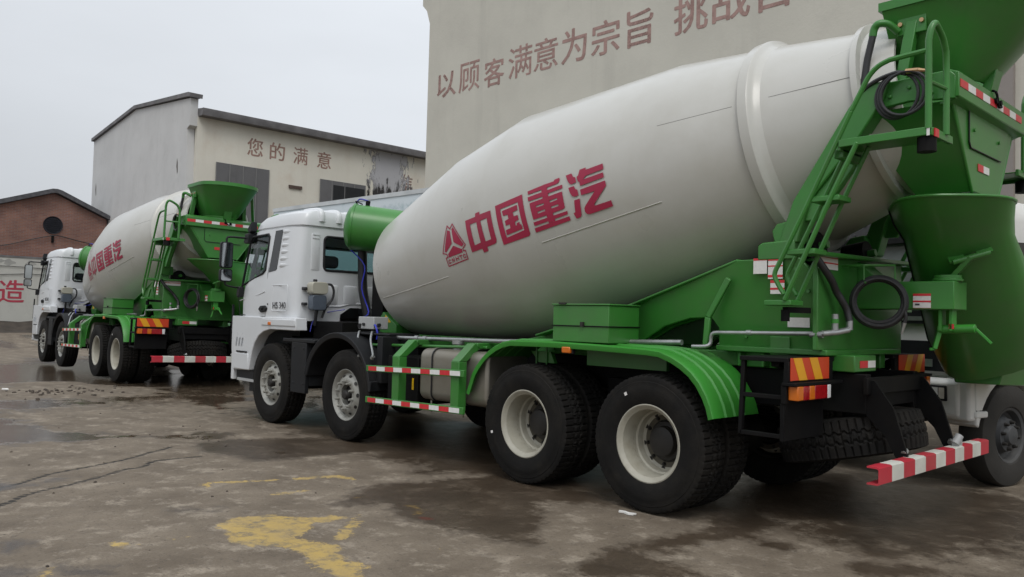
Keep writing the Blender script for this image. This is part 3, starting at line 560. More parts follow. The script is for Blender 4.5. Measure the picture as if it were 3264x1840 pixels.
def cab(T):
    LV = [(1.36, 7.36, 5.72, 1.195), (1.66, 7.36, 5.72, 1.20), (1.86, 7.31, 5.72, 1.19), (2.20, 7.22, 5.72, 1.16), (2.50, 7.14, 5.72, 1.13), (2.585, 7.12, 5.72, 1.12), (2.595, 7.10, 5.735, 1.105), (2.607, 7.10, 5.735, 1.105), (2.617, 7.11, 5.70, 1.122), (2.70, 7.03, 5.70, 1.115), (2.77, 6.90, 5.71, 1.08), (2.815, 6.72, 5.73, 1.0), (2.84, 6.55, 5.77, .88), (2.85, 6.42, 5.84, .74)]
    def ring(z, xf, xr, w_, d=0):
        xf -= d; xr += d; w_ -= d; sx = (xf-xr)/1.64
        half = [(xf, .0), (xf-.01*sx, .45*w_), (xf-.04*sx, .75*w_), (xf-.10*sx, .89*w_), (xf-.20*sx, .965*w_), (xf-.36*sx, .99*w_), (xf-.55*sx, w_), (xr+.34*sx, w_), (xr+.22*sx, .985*w_), (xr+.11*sx, .955*w_), (xr+.04*sx, .925*w_), (xr+.01*sx, .89*w_), (xr, .85*w_), (xr, .5*w_), (xr, 0)]
        return [(x, y, z) for x, y in half]+[(x, -y, z) for x, y in half[-2:0:-1]]
    s = MB(); s.loft([ring(*l) for l in LV]); shell = s.build('cab', CABW, T, ang=28)
    i_ = MB(); i_.loft([ring(z, a, b, w_, .05) for z, a, b, w_ in LV if z < 2.72 and not 2.59 < z < 2.61][0:]); cut_in = i_.build('c', CABW)
    sidew = [(7.20, 1.83), (7.06, 2.46), (6.98, 2.515), (6.50, 2.525), (6.455, 2.49), (6.46, 2.03), (6.52, 1.99)]
    c1 = MB(); c1.prism(sidew, -1.6, 1.6); c1 = c1.build('c', CABW)
    rw = rrect(-.72, .72, 2.035, 2.485, .06); c2 = MB(); c2.prism(rw, 5.4, 6.1, 'x'); c2 = c2.build('c', CABW)
    fw_ = rrect(-1.0, 1.0, 1.80, 2.48, .08); c3 = MB(); c3.prism(fw_, 6.75, 7.8, 'x'); c3 = c3.build('c', CABW)
    nt_ = MB(); nt_.prism([(.45, 1.2), (.45, 1.45), (.30, 1.545), (-.30, 1.545), (-.45, 1.45), (-.45, 1.2)], 5.5, 5.83, 'x'); nt_ = nt_.build('c', CABW)
    cut_with(shell, [cut_in, c1, c2, c3, nt_])
    wz = lambda z: float(np.interp(z, [l[0] for l in LV], [l[3] for l in LV])); xz = lambda z: float(np.interp(z, [l[0] for l in LV], [l[1] for l in LV]))
    g = MB(); g.prism(rw, 5.745, 5.751, 'x'); g.build('rear_window', GLASS, shell)
    q = MB(); q.tube([(5.722, y, z) for y, z in rw], .018, 8, closed=True); q.build('window_seal', BLK, shell)
    g = MB(); g.add([(xz(z)-.06-.02*abs(y), y, z) for y, z in fw_]+[(xz(z)-.066-.02*abs(y), y, z) for y, z in fw_], [tuple(range(len(fw_))), tuple(range(2*len(fw_)-1, len(fw_)-1, -1))]); g.build('windscreen', GLASS, shell)
    for s in (-1, 1):
        n = len(sidew); ww = lambda x, z: s*(wz(z)*(1-.035*max(0, (x-6.75)/.5)**2)-.02)
        g = MB(); vs = [(x, ww(x, z), z) for x, z in sidew]; vs += [(x, y-s*.006, z) for x, y, z in vs]
        g.add(vs, [tuple(range(n)), tuple(range(2*n-1, n-1, -1))]); g.build('door_window', GLASS, shell)
        q = MB(); q.tube([(x, ww(x, z)+s*.022, z) for x, z in sidew], .017, 8, closed=True); q.build('window_seal', BLK, shell)
        q = MB(); q.add([(x, s*(wz(z)+.006), z) for x, z in [(6.36, 2.0), (6.30, 2.56), (6.12, 2.565), (6.095, 2.54), (6.14, 2.04), (6.17, 2.02)]]+[(x, s*(wz(z)-.02), z) for x, z in [(6.36, 2.0), (6.30, 2.56), (6.12, 2.565), (6.095, 2.54), (6.14, 2.04), (6.17, 2.02)]], [tuple(range(6)), tuple(range(11, 5, -1))]+[(i, (i+1) % 6, (i+1) % 6+6, i+6) for i in range(6)]); q.build('quarter_window', BLKG, shell)
        # door cut lines, louvres, stamped field
        q = MB()
        for P in ([(6.39, 1.40), (6.385, 1.98), (6.33, 2.59)], [(7.22, 1.42), (7.30, 1.66), (7.26, 1.80)], [(6.39, 1.40), (7.22, 1.42)]): q.tube([(x, s*(wz(z)*(1-.03*max(0, (x-6.8)/.5)**2)), z) for x, z in P], .005, 6)
        q.build('door_gap', BLK, shell)
        q = MB(); q.tube([(x, s*(wz(z)+.001), z) for x, z in [(6.20, 1.80), (6.20, 1.82), (5.80, 1.82), (5.78, 1.80), (5.78, 1.50), (5.80, 1.48), (6.18, 1.48), (6.20, 1.50), (6.20, 1.80)]], .005, 6)
        q.build('pressed_field', CABW, shell); q = MB()
        for z in (2.53, 2.44, 2.35, 2.26, 2.17, 2.08):
            q.loft([[(x, s*(wz(z)+a), z+b) for a, b in ((-.012, -.04), (.0, -.03), (.016, -.004), (.013, .016), (-.012, .036))] for x in (6.06, 6.03)]+[[(x, s*(wz(z)*(1-.35*max(0, 6.0-x))+a), z+b) for a, b in ((-.012, -.04), (.0, -.03), (.016, -.004), (.013, .016), (-.012, .036))] for x in (5.97, 5.90, 5.80)])
        q.build('side_pressing', CABW, shell); q = MB(); q.tube([(7.25, s*1.165, 1.62), (6.6, s*1.20, 1.70), (6.41, s*1.20, 1.74)], .006, 6); q.build('door_crease', CABW, shell)
        # lower quarter: skirt, wheel arch, bumper end
        q = MB(); pts = [(5.50, 1.395), (5.48, 1.235), (6.20, 1.235), (6.38, 1.20), (6.52, 1.14), (6.63, 1.04), (6.70, .92), (6.74, .80), (6.77, .66), (7.22, .645), (7.30, .66), (7.355, .95), (7.36, 1.40)]
        q.prism(pts, s*1.06, s*1.222); q.box(5.50, 6.42, s*1.17, s*1.235, 1.285, 1.375)
        q.box(6.80, 7.22, s*1.21, s*1.232, .66, .885); ck = q.build('cab_skirt', CABW, T, bevel=.022)
        q = MB(); q.box(7.28, 7.365, s*1.12, s*1.21, .50, 1.0); q.build('corner_trim', CABW, ck, bevel=.008)
        q = MB(); q.box(7.345, 7.368, s*1.2, s*1.226, 1.05, 1.56); q.build('corner_seam', BLK, ck); q = MB(); q.box(6.84, 7.16, s*1.21, s*1.236, .895, .915); q.build('skirt_slot', BLK, ck); q = MB()
        q.box(6.72, 7.24, s*.75, s*1.18, .50, .655); q.box(6.70, 6.95, s*.85, s*1.12, .36, .50); q.build('step_well', BLK, ck)
        q = MB(); q.box(6.66, 7.18, s*.95, s*1.20, .50, .535); q.build('step', GREY, ck)
        for x in (6.98, 7.07, 7.16): 
            q = MB(); q.loft([[(x+.03*a+.02, s*(1.222+d), 1.10-.12*a) for d in (0, .008, 0)] +[(x+.03*a-.012, s*1.224, 1.10-.12*a)] for a in (0, .5, 1)]); q.build('skirt_fin', CABW, ck)
        q = MB(); q.box(6.14, 6.22, s*1.228, s*1.246, 1.29, 1.335); q.build('side_marker', AMB, ck, bevel=.01)
        q = MB(); q.prism([(6.56, 1.50), (6.50, 1.545), (6.38, 1.55), (6.32, 1.515), (6.36, 1.47), (6.48, 1.455)], s*1.185, s*1.225); q.cyl((6.44, s*1.22, 1.51), (6.44, s*1.24, 1.51), .025, 10); q.cyl((6.32, s*1.19, 1.57), (6.32, s*1.21, 1.57), .012, 8); q.build('door_handle', BLK, shell, bevel=.01)
        # mirrors
        hd = empty('mirror', (0, 0, 0)); hd.parent = T
        q = MB(); yy = lambda a, b: (min(s*a, s*b), max(s*a, s*b))
        for z0, z1 in ((2.065, 2.43), (1.875, 2.055)):
            a, b = yy(1.34, 1.52); rr_ = rrect(a, b, z0, z1, .035); r2 = rrect(a+.02, b-.02, z0+.02, z1-.02, .03); q.loft([[(7.14, y, z) for y, z in rr_], [(7.18, y, z) for y, z in rr_], [(7.23, y, z) for y, z in r2]])
        q.tube(smooth_path([(7.16, s*1.43, 2.43), (7.16, s*1.43, 2.48), (7.15, s*1.39, 2.505), (7.13, s*1.2, 2.505), (7.12, s*1.12, 2.49)], 4), .014, 8); q.tube(smooth_path([(7.17, s*1.43, 1.88), (7.17, s*1.42, 1.83), (7.20, s*1.3, 1.805), (7.22, s*1.2, 1.80)], 4), .012, 8)
        q.box(7.05, 7.17, s*1.08, s*1.17, 2.43, 2.56); q.prism([(7.18, 1.82), (7.22, 1.80), (7.24, 1.70), (7.20, 1.66), (7.15, 1.70), (7.15, 1.80)], s*1.15, s*1.23); q.build('mirror_housing', BLK, hd, bevel=.006)
        q = MB()
        for z0, z1 in ((2.08, 2.415), (1.89, 2.04)):
            a, b = yy(1.355, 1.505); q.loft([[(7.139, y, z) for y, z in rrect(a, b, z0, z1, .03)], [(7.136, y, z) for y, z in rrect(a, b, z0, z1, .03)]])
        q.build('mirror_glass', MIRR, hd)
    put_text('model_lettering', 'H5 340', .085, .36, (5.99, 1.203, 1.555), (-1, 0, 0), (0, 0, 1), DARKTXT, shell, .004)
    # front: bumper, grille, sun visor
    q = MB(); q.box(7.30, 7.42, -1.14, 1.14, .50, .95); q.box(7.28, 7.40, -1.1, 1.1, .95, 1.40); bp = q.build('front_bumper', CABW, T, bevel=.03)
    q = MB(); q.box(7.36, 7.43, -.85, .85, 1.15, 1.62); q.build('grille', BLK, bp)
    q = MB(); q.prism([(7.10, 2.60), (7.13, 2.46), (7.36, 2.46), (7.30, 2.58)], -1.10, 1.10); q.prism([(7.02, 2.60), (7.12, 2.58), (7.16, 2.64), (7.03, 2.74)], 1.05, 1.14); q.build('sun_visor', BLK, shell, bevel=.01)
    # roof ribs at the back, pressed panels on the rear wall
    q = MB()
    for y in (-.78, -.52, -.26, 0, .26, .52, .78):
        q.tube(smooth_path([(5.72, y, 2.68), (5.725, y, 2.77), (5.79, y, 2.818), (6.0, y, 2.832), (6.2, y, 2.83)], 3), [.05]*12+[.02], 10)
    q.build('roof_rib', CABW, shell, ang=60)
    q = MB()
    for a, b, z0, z1 in ((.78, .92, 2.02, 2.51), (-.92, -.78, 2.02, 2.51)): q.loft([[(5.722, y, z) for y, z in rrect(a, b, z0, z1, .02)], [(5.712, y, z) for y, z in rrect(a+.015, b-.015, z0+.015, z1-.015, .02)]])
    for k in range(-2, 3): q.loft([[(5.722, y, z) for y, z in rrect(k*.3-.11, k*.3+.11, 1.58, 1.85, .03)], [(5.708, y, z) for y, z in rrect(k*.3-.09, k*.3+.09, 1.60, 1.83, .03)]])
    q.tube([(5.72, .95, 1.555), (5.72, .46, 1.56), (5.72, .30, 1.60), (5.72, -.30, 1.60), (5.72, -.46, 1.56), (5.72, -.95, 1.555)], .012, 8)
    for z in (2.455, 2.50): q.box(5.705, 5.725, .80, .90, z-.008, z+.008)
    q.build('rear_pressing', CABW, shell, ang=50)
    # inside
    q = MB(); q.prism([(6.75, 1.38), (6.75, 1.80), (6.95, 1.84), (7.24, 1.74), (7.28, 1.38)], -1.1, 1.1); q.build('dashboard', SEAT, shell, bevel=.03)
    for y in (.50, -.55):
        q = MB(); q.box(5.98, 6.5, y-.25, y+.25, 1.40, 1.58); q.prism([(6.02, 1.5), (5.90, 2.05), (6.0, 2.08), (6.16, 1.55)], y-.24, y+.24); q.box(5.90, 6.0, y-.13, y+.13, 2.08, 2.25); q.build('seat', SEAT, shell, bevel=.05)
    q = MB(); c0 = Vector((6.62, .45, 2.03)); n0 = Vector((-.55, 0, .83)).normalized(); u0 = Vector((0, 1, 0)); v0 = n0.cross(u0)
    q.tube([c0+(u0*math.cos(R(a))+v0*math.sin(R(a)))*.22 for a in range(0, 360, 15)], .018, 8, closed=True); q.cyl(c0-n0*.03, c0+n0*.01, .07, 16); q.cyl(c0, c0-n0*.5+Vector((.2, 0, 0)), .035, 10)
    for a in (0, 90, 180): q.cyl(c0, c0+(u0*math.cos(R(a))+v0*math.sin(R(a)))*.22, .014, 6)
    q.build('steering_wheel', BLK, shell)
    # coolant bottle on the rear corner
    q = MB(); ring2 = rrect(.74, .98, 1.71, 1.87, .05); q.loft([[(x, y, z) for y, z in ring2] for x in (5.54, 5.68)]); q.loft([[(x, y, z) for y, z in rrect(.755, .965, 1.50, 1.70, .04)] for x in (5.55, 5.67)], m=1); q.cyl((5.61, .90, 1.87), (5.61, .90, 1.905), .028, 12, m=2); q.box(5.66, 5.73, .97, 1.03, 1.56, 1.60, 2); q.box(5.66, 5.73, .97, 1.03, 1.76, 1.80, 2); q.box(5.56, 5.60, .81, .88, 1.79, 1.85, 3)
    cb = q.build('coolant_bottle', [CREAM, BOTL, HOSE, WARN], T, bevel=.01)
    q = MB(); q.tube(smooth_path([(5.60, .76, 1.84), (5.58, .68, 1.84), (5.57, .645, 1.76), (5.58, .66, 1.65), (5.6, .74, 1.53), (5.62, .78, 1.40)], 5), .016, 8); q.cyl((5.62, .86, 1.5), (5.66, .86, 1.3), .022, 8); q.build('coolant_hose', HOSE, cb)
def rear(T):
    # ---- ladders, platforms and hand rails on both sides
    for s in (1, -1):
        L_ = MB(); y0, y1 = s*1.06, s*.88
        for y in (y0, y1):
            L_.tube(smooth_path([(-1.04, y, 1.66), (-1.0, y, 1.72), (-.965, y, 1.80), (-1.0, y, 1.88)], 4)+([(-1.21, y, 2.29), (-1.49, y, 2.85)] if y == y0 else [(-1.21, y, 2.29), (-1.375, y, 2.62)]), .017, 8)
            L_.tube([(-1.04, y, 1.62), (-1.35, y, 2.28), (-1.53, y, 2.64)], .017, 8)
        for k in range(3):
            z = 1.605+.345*k; x = -.985-.165*k; L_.box(x-.10, x+.10, min(y0, y1), max(y0, y1), z-.018, z+.018)
        lo = L_.build('ladder', GREEN, T, bevel=.006)
        for k in range(3):
            z = 1.605+.345*k; x = -.985-.165*k; q = MB(); q.box(x-.09, x+.09, min(y0, y1)+.01, max(y0, y1)-.01, z+.0185, z+.022); q.build('step', BLKM if False else GREEN, lo)
        q = MB(); q.cyl((-1.0, s*.97, 1.56), (-1.0, s*.97, 1.48), .03, 10); q.beam((-1.0, s*.97, 1.56), (-1.05, s*.74, 1.56), .05, .04); q.build('ladder_foot', BLKM, lo)
        P = MB(); P.box(-1.97, -1.41, s*1.06-.012, s*1.06+.012, 2.62, 2.67); P.box(-1.98, -1.955, min(s*.70, s*1.06), max(s*.70, s*1.06), 2.62, 2.67); P.box(-1.42, -1.40, min(s*.70, s*1.06), max(s*.70, s*1.06), 2.60, 2.67); P.box(-1.955, -1.42, min(s*.72, s*1.05), max(s*.72, s*1.05), 2.645, 2.655)
        P.box(-1.42, -1.36, s*.74, s*1.02, 2.56, 2.62); po = P.build('platform', GREEN, T, bevel=.004)
        q = MB(); q.box(-1.99, -1.981, s*1.0-.03, s*1.0+.03, 2.615, 2.665, 0); q.box(-1.972, -1.955, s*1.073-.002, s*1.073+.002, 2.615, 2.665, 1); q.cyl((-1.93, s*1.0, 2.62), (-1.93, s*1.0, 2.53), .055, 14, m=2); q.build('reflector', [TAPER, TAPEW, BLKM], po)
        H = MB()
        H.tube([(-1.96, s*1.06, 2.66), (-1.96, s*1.06, 3.10)]+smooth_path([(-1.96, s*1.06, 3.2), (-1.97, s*1.05, 3.27), (-1.98, s*1.02, 3.31), (-1.98, s*.97, 3.30), (-1.98, s*.88, 3.25), (-1.98, s*.83, 3.18)], 4)+[(-1.98, s*.82, 3.05), (-1.98, s*.82, 2.66)], .020, 10)
        H.tube([(-1.96, s*1.06, 2.95), (-1.98, s*.82, 2.95)], .014, 8)
        H.tube([(-1.49, s*1.06, 2.85)]+smooth_path([(-1.55, s*1.06, 2.96), (-1.60, s*1.06, 3.05), (-1.66, s*1.06, 3.105), (-1.73, s*1.06, 3.13)], 4)+[(-1.95, s*1.06, 3.14)], .017, 8)
        H.build('hand_rail', GREEN, T)
    # ---- collar round the drum mouth carrying both hoppers
    C = MB()
    for s in (-1, 1): C.prism([(-1.30, 2.93), (-1.42, 3.09), (-1.96, 3.10), (-2.0, 3.06), (-2.0, 2.91), (-1.72, 2.94), (-1.5, 2.92)], s*.68, s*.72)
    C.box(-2.02, -1.995, -.72, .72, 2.92, 3.08); C.prism([(-2.02, 3.08), (-1.93, 3.12), (-1.93, 3.10), (-1.99, 3.07)], -.70, .70); C.prism([(-2.02, 2.92), (-1.93, 2.89), (-1.93, 2.91), (-1.995, 2.935)], -.70, .70)
    C.beam((-1.55, -.7, 3.02), (-1.55, .7, 3.02), .08, .10)
    for x, z in ((-1.72, 3.03), (-1.60, 2.99), (-1.86, 2.97), (-1.93, 3.0)): C.cyl((x, .72, z), (x, .735, z), .014, 6)
    co = C.build('hopper_collar', GREEN, T, bevel=.006)
    t = MB()
    for i in range(9): a = .70-i*.1445; t.box(-2.0235, -2.0202, a-.143, a, 2.985, 3.035, i % 2)
    t.build('reflective_tape', [TAPER, TAPEW], co)
    q = MB(); q.tube(smooth_path([(-1.97, .02, 3.11), (-2.03, .03, 3.09), (-2.035, 0, 3.03), (-2.03, -.04, 3.0), (-2.03, -.1, 3.01)], 4), .009, 6); q.cyl((-2.02, -.07, 3.03), (-2.04, -.07, 3.03), .02, 8); q.cyl((-2.02, .02, 3.03), (-2.04, .02, 3.03), .02, 8); q.build('cable_clip', BLKM, co)
    # ---- discharge hopper below it
    D = MB()
    def rect(x0, x1, h, z): return [(x0, -h, z), (x1, -h, z), (x1, h, z), (x0, h, z)]
    outer = [rect(-1.96, -1.30, .62, 2.93), rect(-1.96, -1.60, .26, 2.38)]; D.loft([outer[0], outer[1], rect(-1.95, -1.61, .245, 2.38), rect(-1.945, -1.31, .605, 2.925)], cap=False)
    for s in (-1, 1): D.tube([(-1.95, s*.63, 2.92), (-1.955, s*.26, 2.37)], .012, 6)
    D.beam((-1.92, .66, 2.90), (-1.92, .70, 2.90), .04, .02)
    dh = D.build('discharge_hopper', GREEN, T, bevel=.004)
    q = MB(); q.loft([[(-1.961, y, z) for y, z in [(.36, 2.92), (.36, 2.70), (.33, 2.665), (-.32, 2.665), (-.50, 2.92)]], [(-1.968, y, z) for y, z in [(.36, 2.92), (.36, 2.70), (.33, 2.665), (-.32, 2.665), (-.50, 2.92)]]])
    for y, z in ((.27, 2.79), (-.25, 2.79)): q.cyl((-1.968, y, z), (-1.98, y, z), .012, 8)
    q.build('access_panel', GREEN, dh)
    q = MB(); q.tube([(-1.969, .362, 2.92), (-1.969, .362, 2.70), (-1.969, .33, 2.663), (-1.969, -.30, 2.663)], .005, 6); q.build('panel_gasket', HOSE, dh)
    q = MB(); q.box(-1.9655, -1.962, .06, .17, 2.53, 2.58, 0); q.box(-1.9655, -1.962, -.06, .06, 2.53, 2.58, 1); q.build('reflective_tape', [TAPER, TAPEW], dh)
    # ---- charging hopper on top: open funnel, round at the back
    def fun(xf, xb, h, hb, z, n=10):
        pts = [(xf, h, z)]; 
        for i in range(n+1):
            a = R(90-180*i/n); pts.append((xb+(xf-xb)*.42-(xf-xb)*.42*math.cos(a), h*math.sin(a)*(1 if abs(math.sin(a)) > .99 else 1), z))
        return pts+[(xf, -h, z)]
    Hh = MB(); r0 = fun(-1.50, -1.97, .30, 0, 3.16); r1 = fun(-1.46, -2.42, .52, 0, 3.66); r2 = fun(-1.44, -2.44, .535, 0, 3.66); r3 = fun(-1.44, -2.44, .535, 0, 3.72)
    inn = lambda r_, d: [(x+(d if x < -1.6 else -d), y*(1-d*1.5), z) for x, y, z in r_]
    Hh.loft([r0, r1, r2, r3, inn(r3, .012), inn(r1, .014), inn(r0, .014)], cap=False)
    hp = Hh.build('charging_hopper', GREEN, T, ang=35)
    for s in (-1, 1):
        q = MB(); q.beam((-1.58, s*.50, 3.08), (-1.645, s*.455, 3.56), .075, .07, up=(0, 1, 0)); q.beam((-1.585, s*.475, 3.52), (-1.72, s*.475, 3.54), .02, .10, up=(0, 1, 0)) if False else q.box(-1.74, -1.55, s*.475-.012, s*.475+.012, 3.47, 3.60); q.build('hopper_post', GREEN, hp, bevel=.006)
        for x in (-1.575, -1.715): q = MB(); q.cyl((x, s*.487, 3.545), (x, s*.505, 3.545), .015, 8); q.build('post_bolt', BRASS, hp)
    q = MB(); q.beam((-1.97, -.02, 3.08), (-2.02, -.02, 3.28), .14, .06, up=(1, 0, 0)); q.beam((-1.9, -.16, 3.10), (-2.0, -.16, 3.33), .10, .03, up=(1, 0, 0)); q.beam((-1.62, -.68, 3.05), (-1.9, -.50, 3.62), .05, .05); q.build('hopper_post', GREEN, hp, bevel=.006)
    q = MB(); q.tube(smooth_path([(-1.56, .50, 3.50), (-1.52, .56, 3.545), (-1.47, .60, 3.55), (-1.44, .60, 3.52), (-1.43, .60, 3.47)], 5), .026, 10); q.tube([(-1.43, .60, 3.47), (-1.40, .61, 3.32), (-1.385, .62, 3.18), (-1.36, .64, 3.05), (-1.30, .66, 2.9)], .024, 10, m=1); q.build('flush_pipe', [GREEN, HOSE], hp)
    # ---- coiled wash hose on the collar
    q = MB()
    for k in range(3):
        pts = []
        for a in range(0, 360, 12): pts.append((-1.655+(.135+.008*k)*math.cos(R(a))-.03*k, .755+.014*k, 2.98+(.15-.004*k)*math.sin(R(a))))
        q.tube(pts, .0115, 8, closed=True)
    q.tube(smooth_path([(-1.40, .74, 3.03), (-1.46, .75, 3.08), (-1.55, .76, 3.115), (-1.66, .77, 3.13), (-1.72, .775, 3.11)], 5), .015, 8); q.tube([(-1.72, .775, 3.125), (-1.80, .78, 3.115)], .018, 8, m=1); q.tube([(-1.80, .78, 3.115), (-1.86, .78, 3.10)], [.016, .008], 8, m=1)
    q.build('wash_hose', [HOSE, BRASS], T)
    # ---- swivel arm, swung chute and its folded extension
    q = MB(); q.box(-1.80, -1.12, -.14, .12, 1.59, 1.79); q.prism([(-1.12, 1.59), (-1.12, 1.95), (-1.30, 1.79), (-1.30, 1.59)], -.12, .10); q.cyl((-1.72, 0, 1.79), (-1.72, 0, 1.812), .10, 24); am = q.build('chute_arm', GREEN, T, bevel=.006)
    q = MB(); q.box(-1.65, -1.53, .12, .1235, 1.60, 1.70, 0); q.box(-1.65, -1.53, .12, .125, 1.685, 1.70, 1); q.box(-1.65, -1.53, .12, .125, 1.64, 1.652, 1); q.box(-1.65, -1.53, .12, .1225, 1.598, 1.702, 1); q.box(-1.575, -1.545, .12, .126, 1.618, 1.630, 2); q.build('warning_label', [STK, TAPER, DARKTXT], am)
    q = MB()
    for dx in (-.035, .035): q.prism([(-1.72+dx-.012, 1.60), (-1.72+dx-.012, 1.44), (-1.72+dx+.012, 1.44), (-1.72+dx+.012, 1.60)], -.04, .05)
    q.cyl((-1.66, .0, 1.45), (-1.90, .0, 1.46), .032, 12); q.beam((-1.67, 0, 1.45), (-1.64, .02, 1.31), .035, .03); q.beam((-1.64, .02, 1.31), (-1.61, .02, 1.305), .03, .02); q.beam((-1.90, 0, 1.46), (-1.99, -.03, 1.36), .02, .02); q.build('swing_lever', GREENP, am, bevel=.004)
    q = MB(); q.box(-1.775, -1.745, .04, .05, 1.455, 1.49); q.build('reflector', TAPER, am)
    Tp, Bp = Vector((-1.74, -.03, 2.30)), Vector((-1.56, -1.12, 1.22)); d = (Bp-Tp).normalized(); nrm = Vector((.50, -.88, .2)); nrm = (nrm-d*nrm.dot(d)).normalized(); wv = d.cross(nrm)
    if wv.x > 0: wv = -wv
    def sec(t, hw, dep, sh=.0):
        o = Tp.lerp(Bp, t)+wv*sh; pts = []
        pts.append(o+wv*hw+nrm*.20)
        for i in range(15):
            a = R(180*i/14); ex = .75
            cx, cs = math.cos(a), math.sin(a); pts.append(o+wv*hw*math.copysign(abs(cx)**ex, cx)-nrm*dep*abs(cs)**ex)
        pts.append(o-wv*hw+nrm*.20); return pts
    S = [sec(-.03, .375, .345), sec(.06, .36, .325), sec(.157, .335, .29, .02), sec(.5, .375, .285, .075), sec(.9, .37, .27, .085), sec(1.0, .345, .24, .085)]
    lvl = lambda r_, z: [p+d*((z-p.z)/d.z) for p in r_]
    S[0] = lvl(S[0], 2.335); S[1] = lvl(S[1], 2.235); S[2] = lvl(S[2], 2.13)
    shr = lambda r_, t: [p+(Tp.lerp(Bp, t)-p)*.035 for p in r_]
    q = MB(); S2 = [shr(r_, t) for r_, t in zip(S, (-.03, .06, .157, .5, .9, 1.0))]
    rings = S+S2[::-1]; n = len(S[0]); vs = [p for r_ in rings for p in r_]; k = len(rings)
    q.add(vs, [(i*n+j, i*n+j+1, ((i+1) % k)*n+j+1, ((i+1) % k)*n+j) for i in range(k) for j in range(n-1)]); ch = q.build('discharge_chute', GREEN, T, ang=50)
    q = MB(); q.tube(S[0], .011, 8); q.build('rim', GREEN, ch); q = MB()
    for j in (0, n-1): q.tube([r_[j] for r_ in S], .010, 8)
    q.build('rubber_edge', BLK, ch)
    q = MB(); hc = Tp.lerp(Bp, .12)-nrm*.325; q.cyl(hc+wv*-.12, hc+wv*.12, .022, 10)
    for a in (-.09, .09): q.beam(hc+wv*a, hc+wv*a+nrm*.10, .02, .10, up=wv)
    q.beam(hc, Vector((-1.74, 0.0, 1.81)), .07, .03, up=(1, 0, 0)); q.cyl((-1.72, 0, 1.812), (-1.72, 0, 1.835), .09, 20); q.build('chute_hinge', GREEN, ch)
    E = MB(); o = Bp+d*.05; ax_ = Vector((.10, -1, 0)).normalized(); sx = Vector((-1, -.1, 0)).normalized()
    def er(t, hw, z0, z1): c = o+Vector((-.02, .05, 0))+ax_*t; return [c+sx*hw+Vector((0, 0, z1)), c+sx*hw*.8+Vector((0, 0, z0)), c-sx*hw*.8+Vector((0, 0, z0)), c-sx*hw+Vector((0, 0, z1))]
    E.loft([er(0, .20, -.17, -.02), er(.95, .24, -.22, -.03)]); E.loft([[p+Vector((0, 0, .0)) for p in er(-.05, .26, -.025, -.005)], [p for p in er(1.0, .28, -.035, -.012)]]); E.build('chute_extension', GREEN, ch, bevel=.01)
    # ---- large coiled hose on the rear plate with a tap
    q = MB()
    for k in range(5):
        rr_ = .158+.012*(k % 3); cc = Vector((-1.36, .30, 1.635))+Vector((-.40, .92, 0))*(.014*(k-2))+Vector((0, 0, .012*(k % 2)))
        q.tube([cc+Vector((.92, .40, 0))*rr_*math.cos(R(a))+Vector((0, 0, 1))*rr_*math.sin(R(a)) for a in range(0, 360, 10)], .015, 8, closed=True)
    q.tube(smooth_path([(-1.12, .80, 1.95), (-1.16, .74, 1.86), (-1.18, .66, 1.78), (-1.18, .58, 1.70), (-1.20, .54, 1.64), (-1.22, .50, 1.57), (-1.24, .50, 1.49)], 4), .026, 10)
    q.tube(smooth_path([(-1.51, .26, 1.60), (-1.53, .25, 1.54), (-1.52, .25, 1.49)], 3), .013, 8); q.tube([(-1.52, .25, 1.49), (-1.50, .25, 1.41)], [.016, .008], 8, m=1)
    q.build('coiled_hose', [HOSE, ZINC], T)
    q = MB()
    for y, x in ((.36, -1.28), (.24, -1.45)): q.tube([(-1.12, y, 1.90), (x, y, 1.90), (x, y, 1.79), (x-.02, y+.02, 1.77)], .007, 6)
    q.tube([(-1.28, .36, 1.90), (-1.45, .24, 1.90)], .007, 6); q.build('hose_hook', GREEN, T)
    # ---- rear lamps, marker boards, racks
    for s in (-1, 1):
        q = MB()
        for a, b in (((-.80, 1.16, 1.22), (-.78, 1.16, .70)), ((-1.12, 1.16, 1.22), (-1.09, 1.16, .70)), ((-.78, 1.16, .71), (-1.10, 1.16, .71)), ((-.80, 1.16, .97), (-1.11, 1.16, .97))): q.beam((a[0], s*a[1], a[2]), (b[0], s*b[1], b[2]), .035, .03)
        yy = lambda a, b: (min(s*a, s*b), max(s*a, s*b))
        q.box(-1.14, -.78, *yy(.52, 1.19), 1.205, 1.235); q.box(-1.145, -1.11, *yy(.55, 1.19), 1.055, 1.21); q.box(-1.20, -1.10, *yy(.50, 1.20), 1.05, 1.072); q.box(-1.13, -1.09, *yy(.60, 1.19), .93, 1.05); q.box(-1.11, -1.08, *yy(.62, 1.18), .68, .93)
        q.beam((-1.0, s*.5, 1.10), (-1.0, s*1.1, 1.20), .06, .06); rk = q.build('lamp_bracket', BLKM, T, bevel=.004)
        t = MB(); a, b = yy(.62, 1.17); t.box(-1.150, -1.146, a, b, 1.085, 1.235, 0)
        for k in range(2):
            y_ = .80+k*.225
            t.prism([(s*y_, 1.235), (s*(y_+.115), 1.235), (s*(y_+.03), 1.085), (s*(y_-.085), 1.085)], -1.1525, -1.1505, 'x', 1)
        t.build('marker_board', [ORED, YEL], rk)
        lm = empty('tail_lamp', (0, 0, 0)); lm.parent = T
        seg = [(1.165, 1.085, AMB, 'indicator_lens'), (1.083, 1.0, REDL, 'red_lens'), (.998, .925, AMB, 'indicator_lens'), (.923, .74, REDL, 'red_lens'), (.738, .69, CLR, 'reversing_lens')]
        for k, (a, b, m_, nm) in enumerate(seg):
            q = MB(); lo_, hi_ = yy(a, b); q.box(-1.20, -1.13, lo_, hi_, .955, 1.05); q.build(nm, m_, lm, bevel=.006)
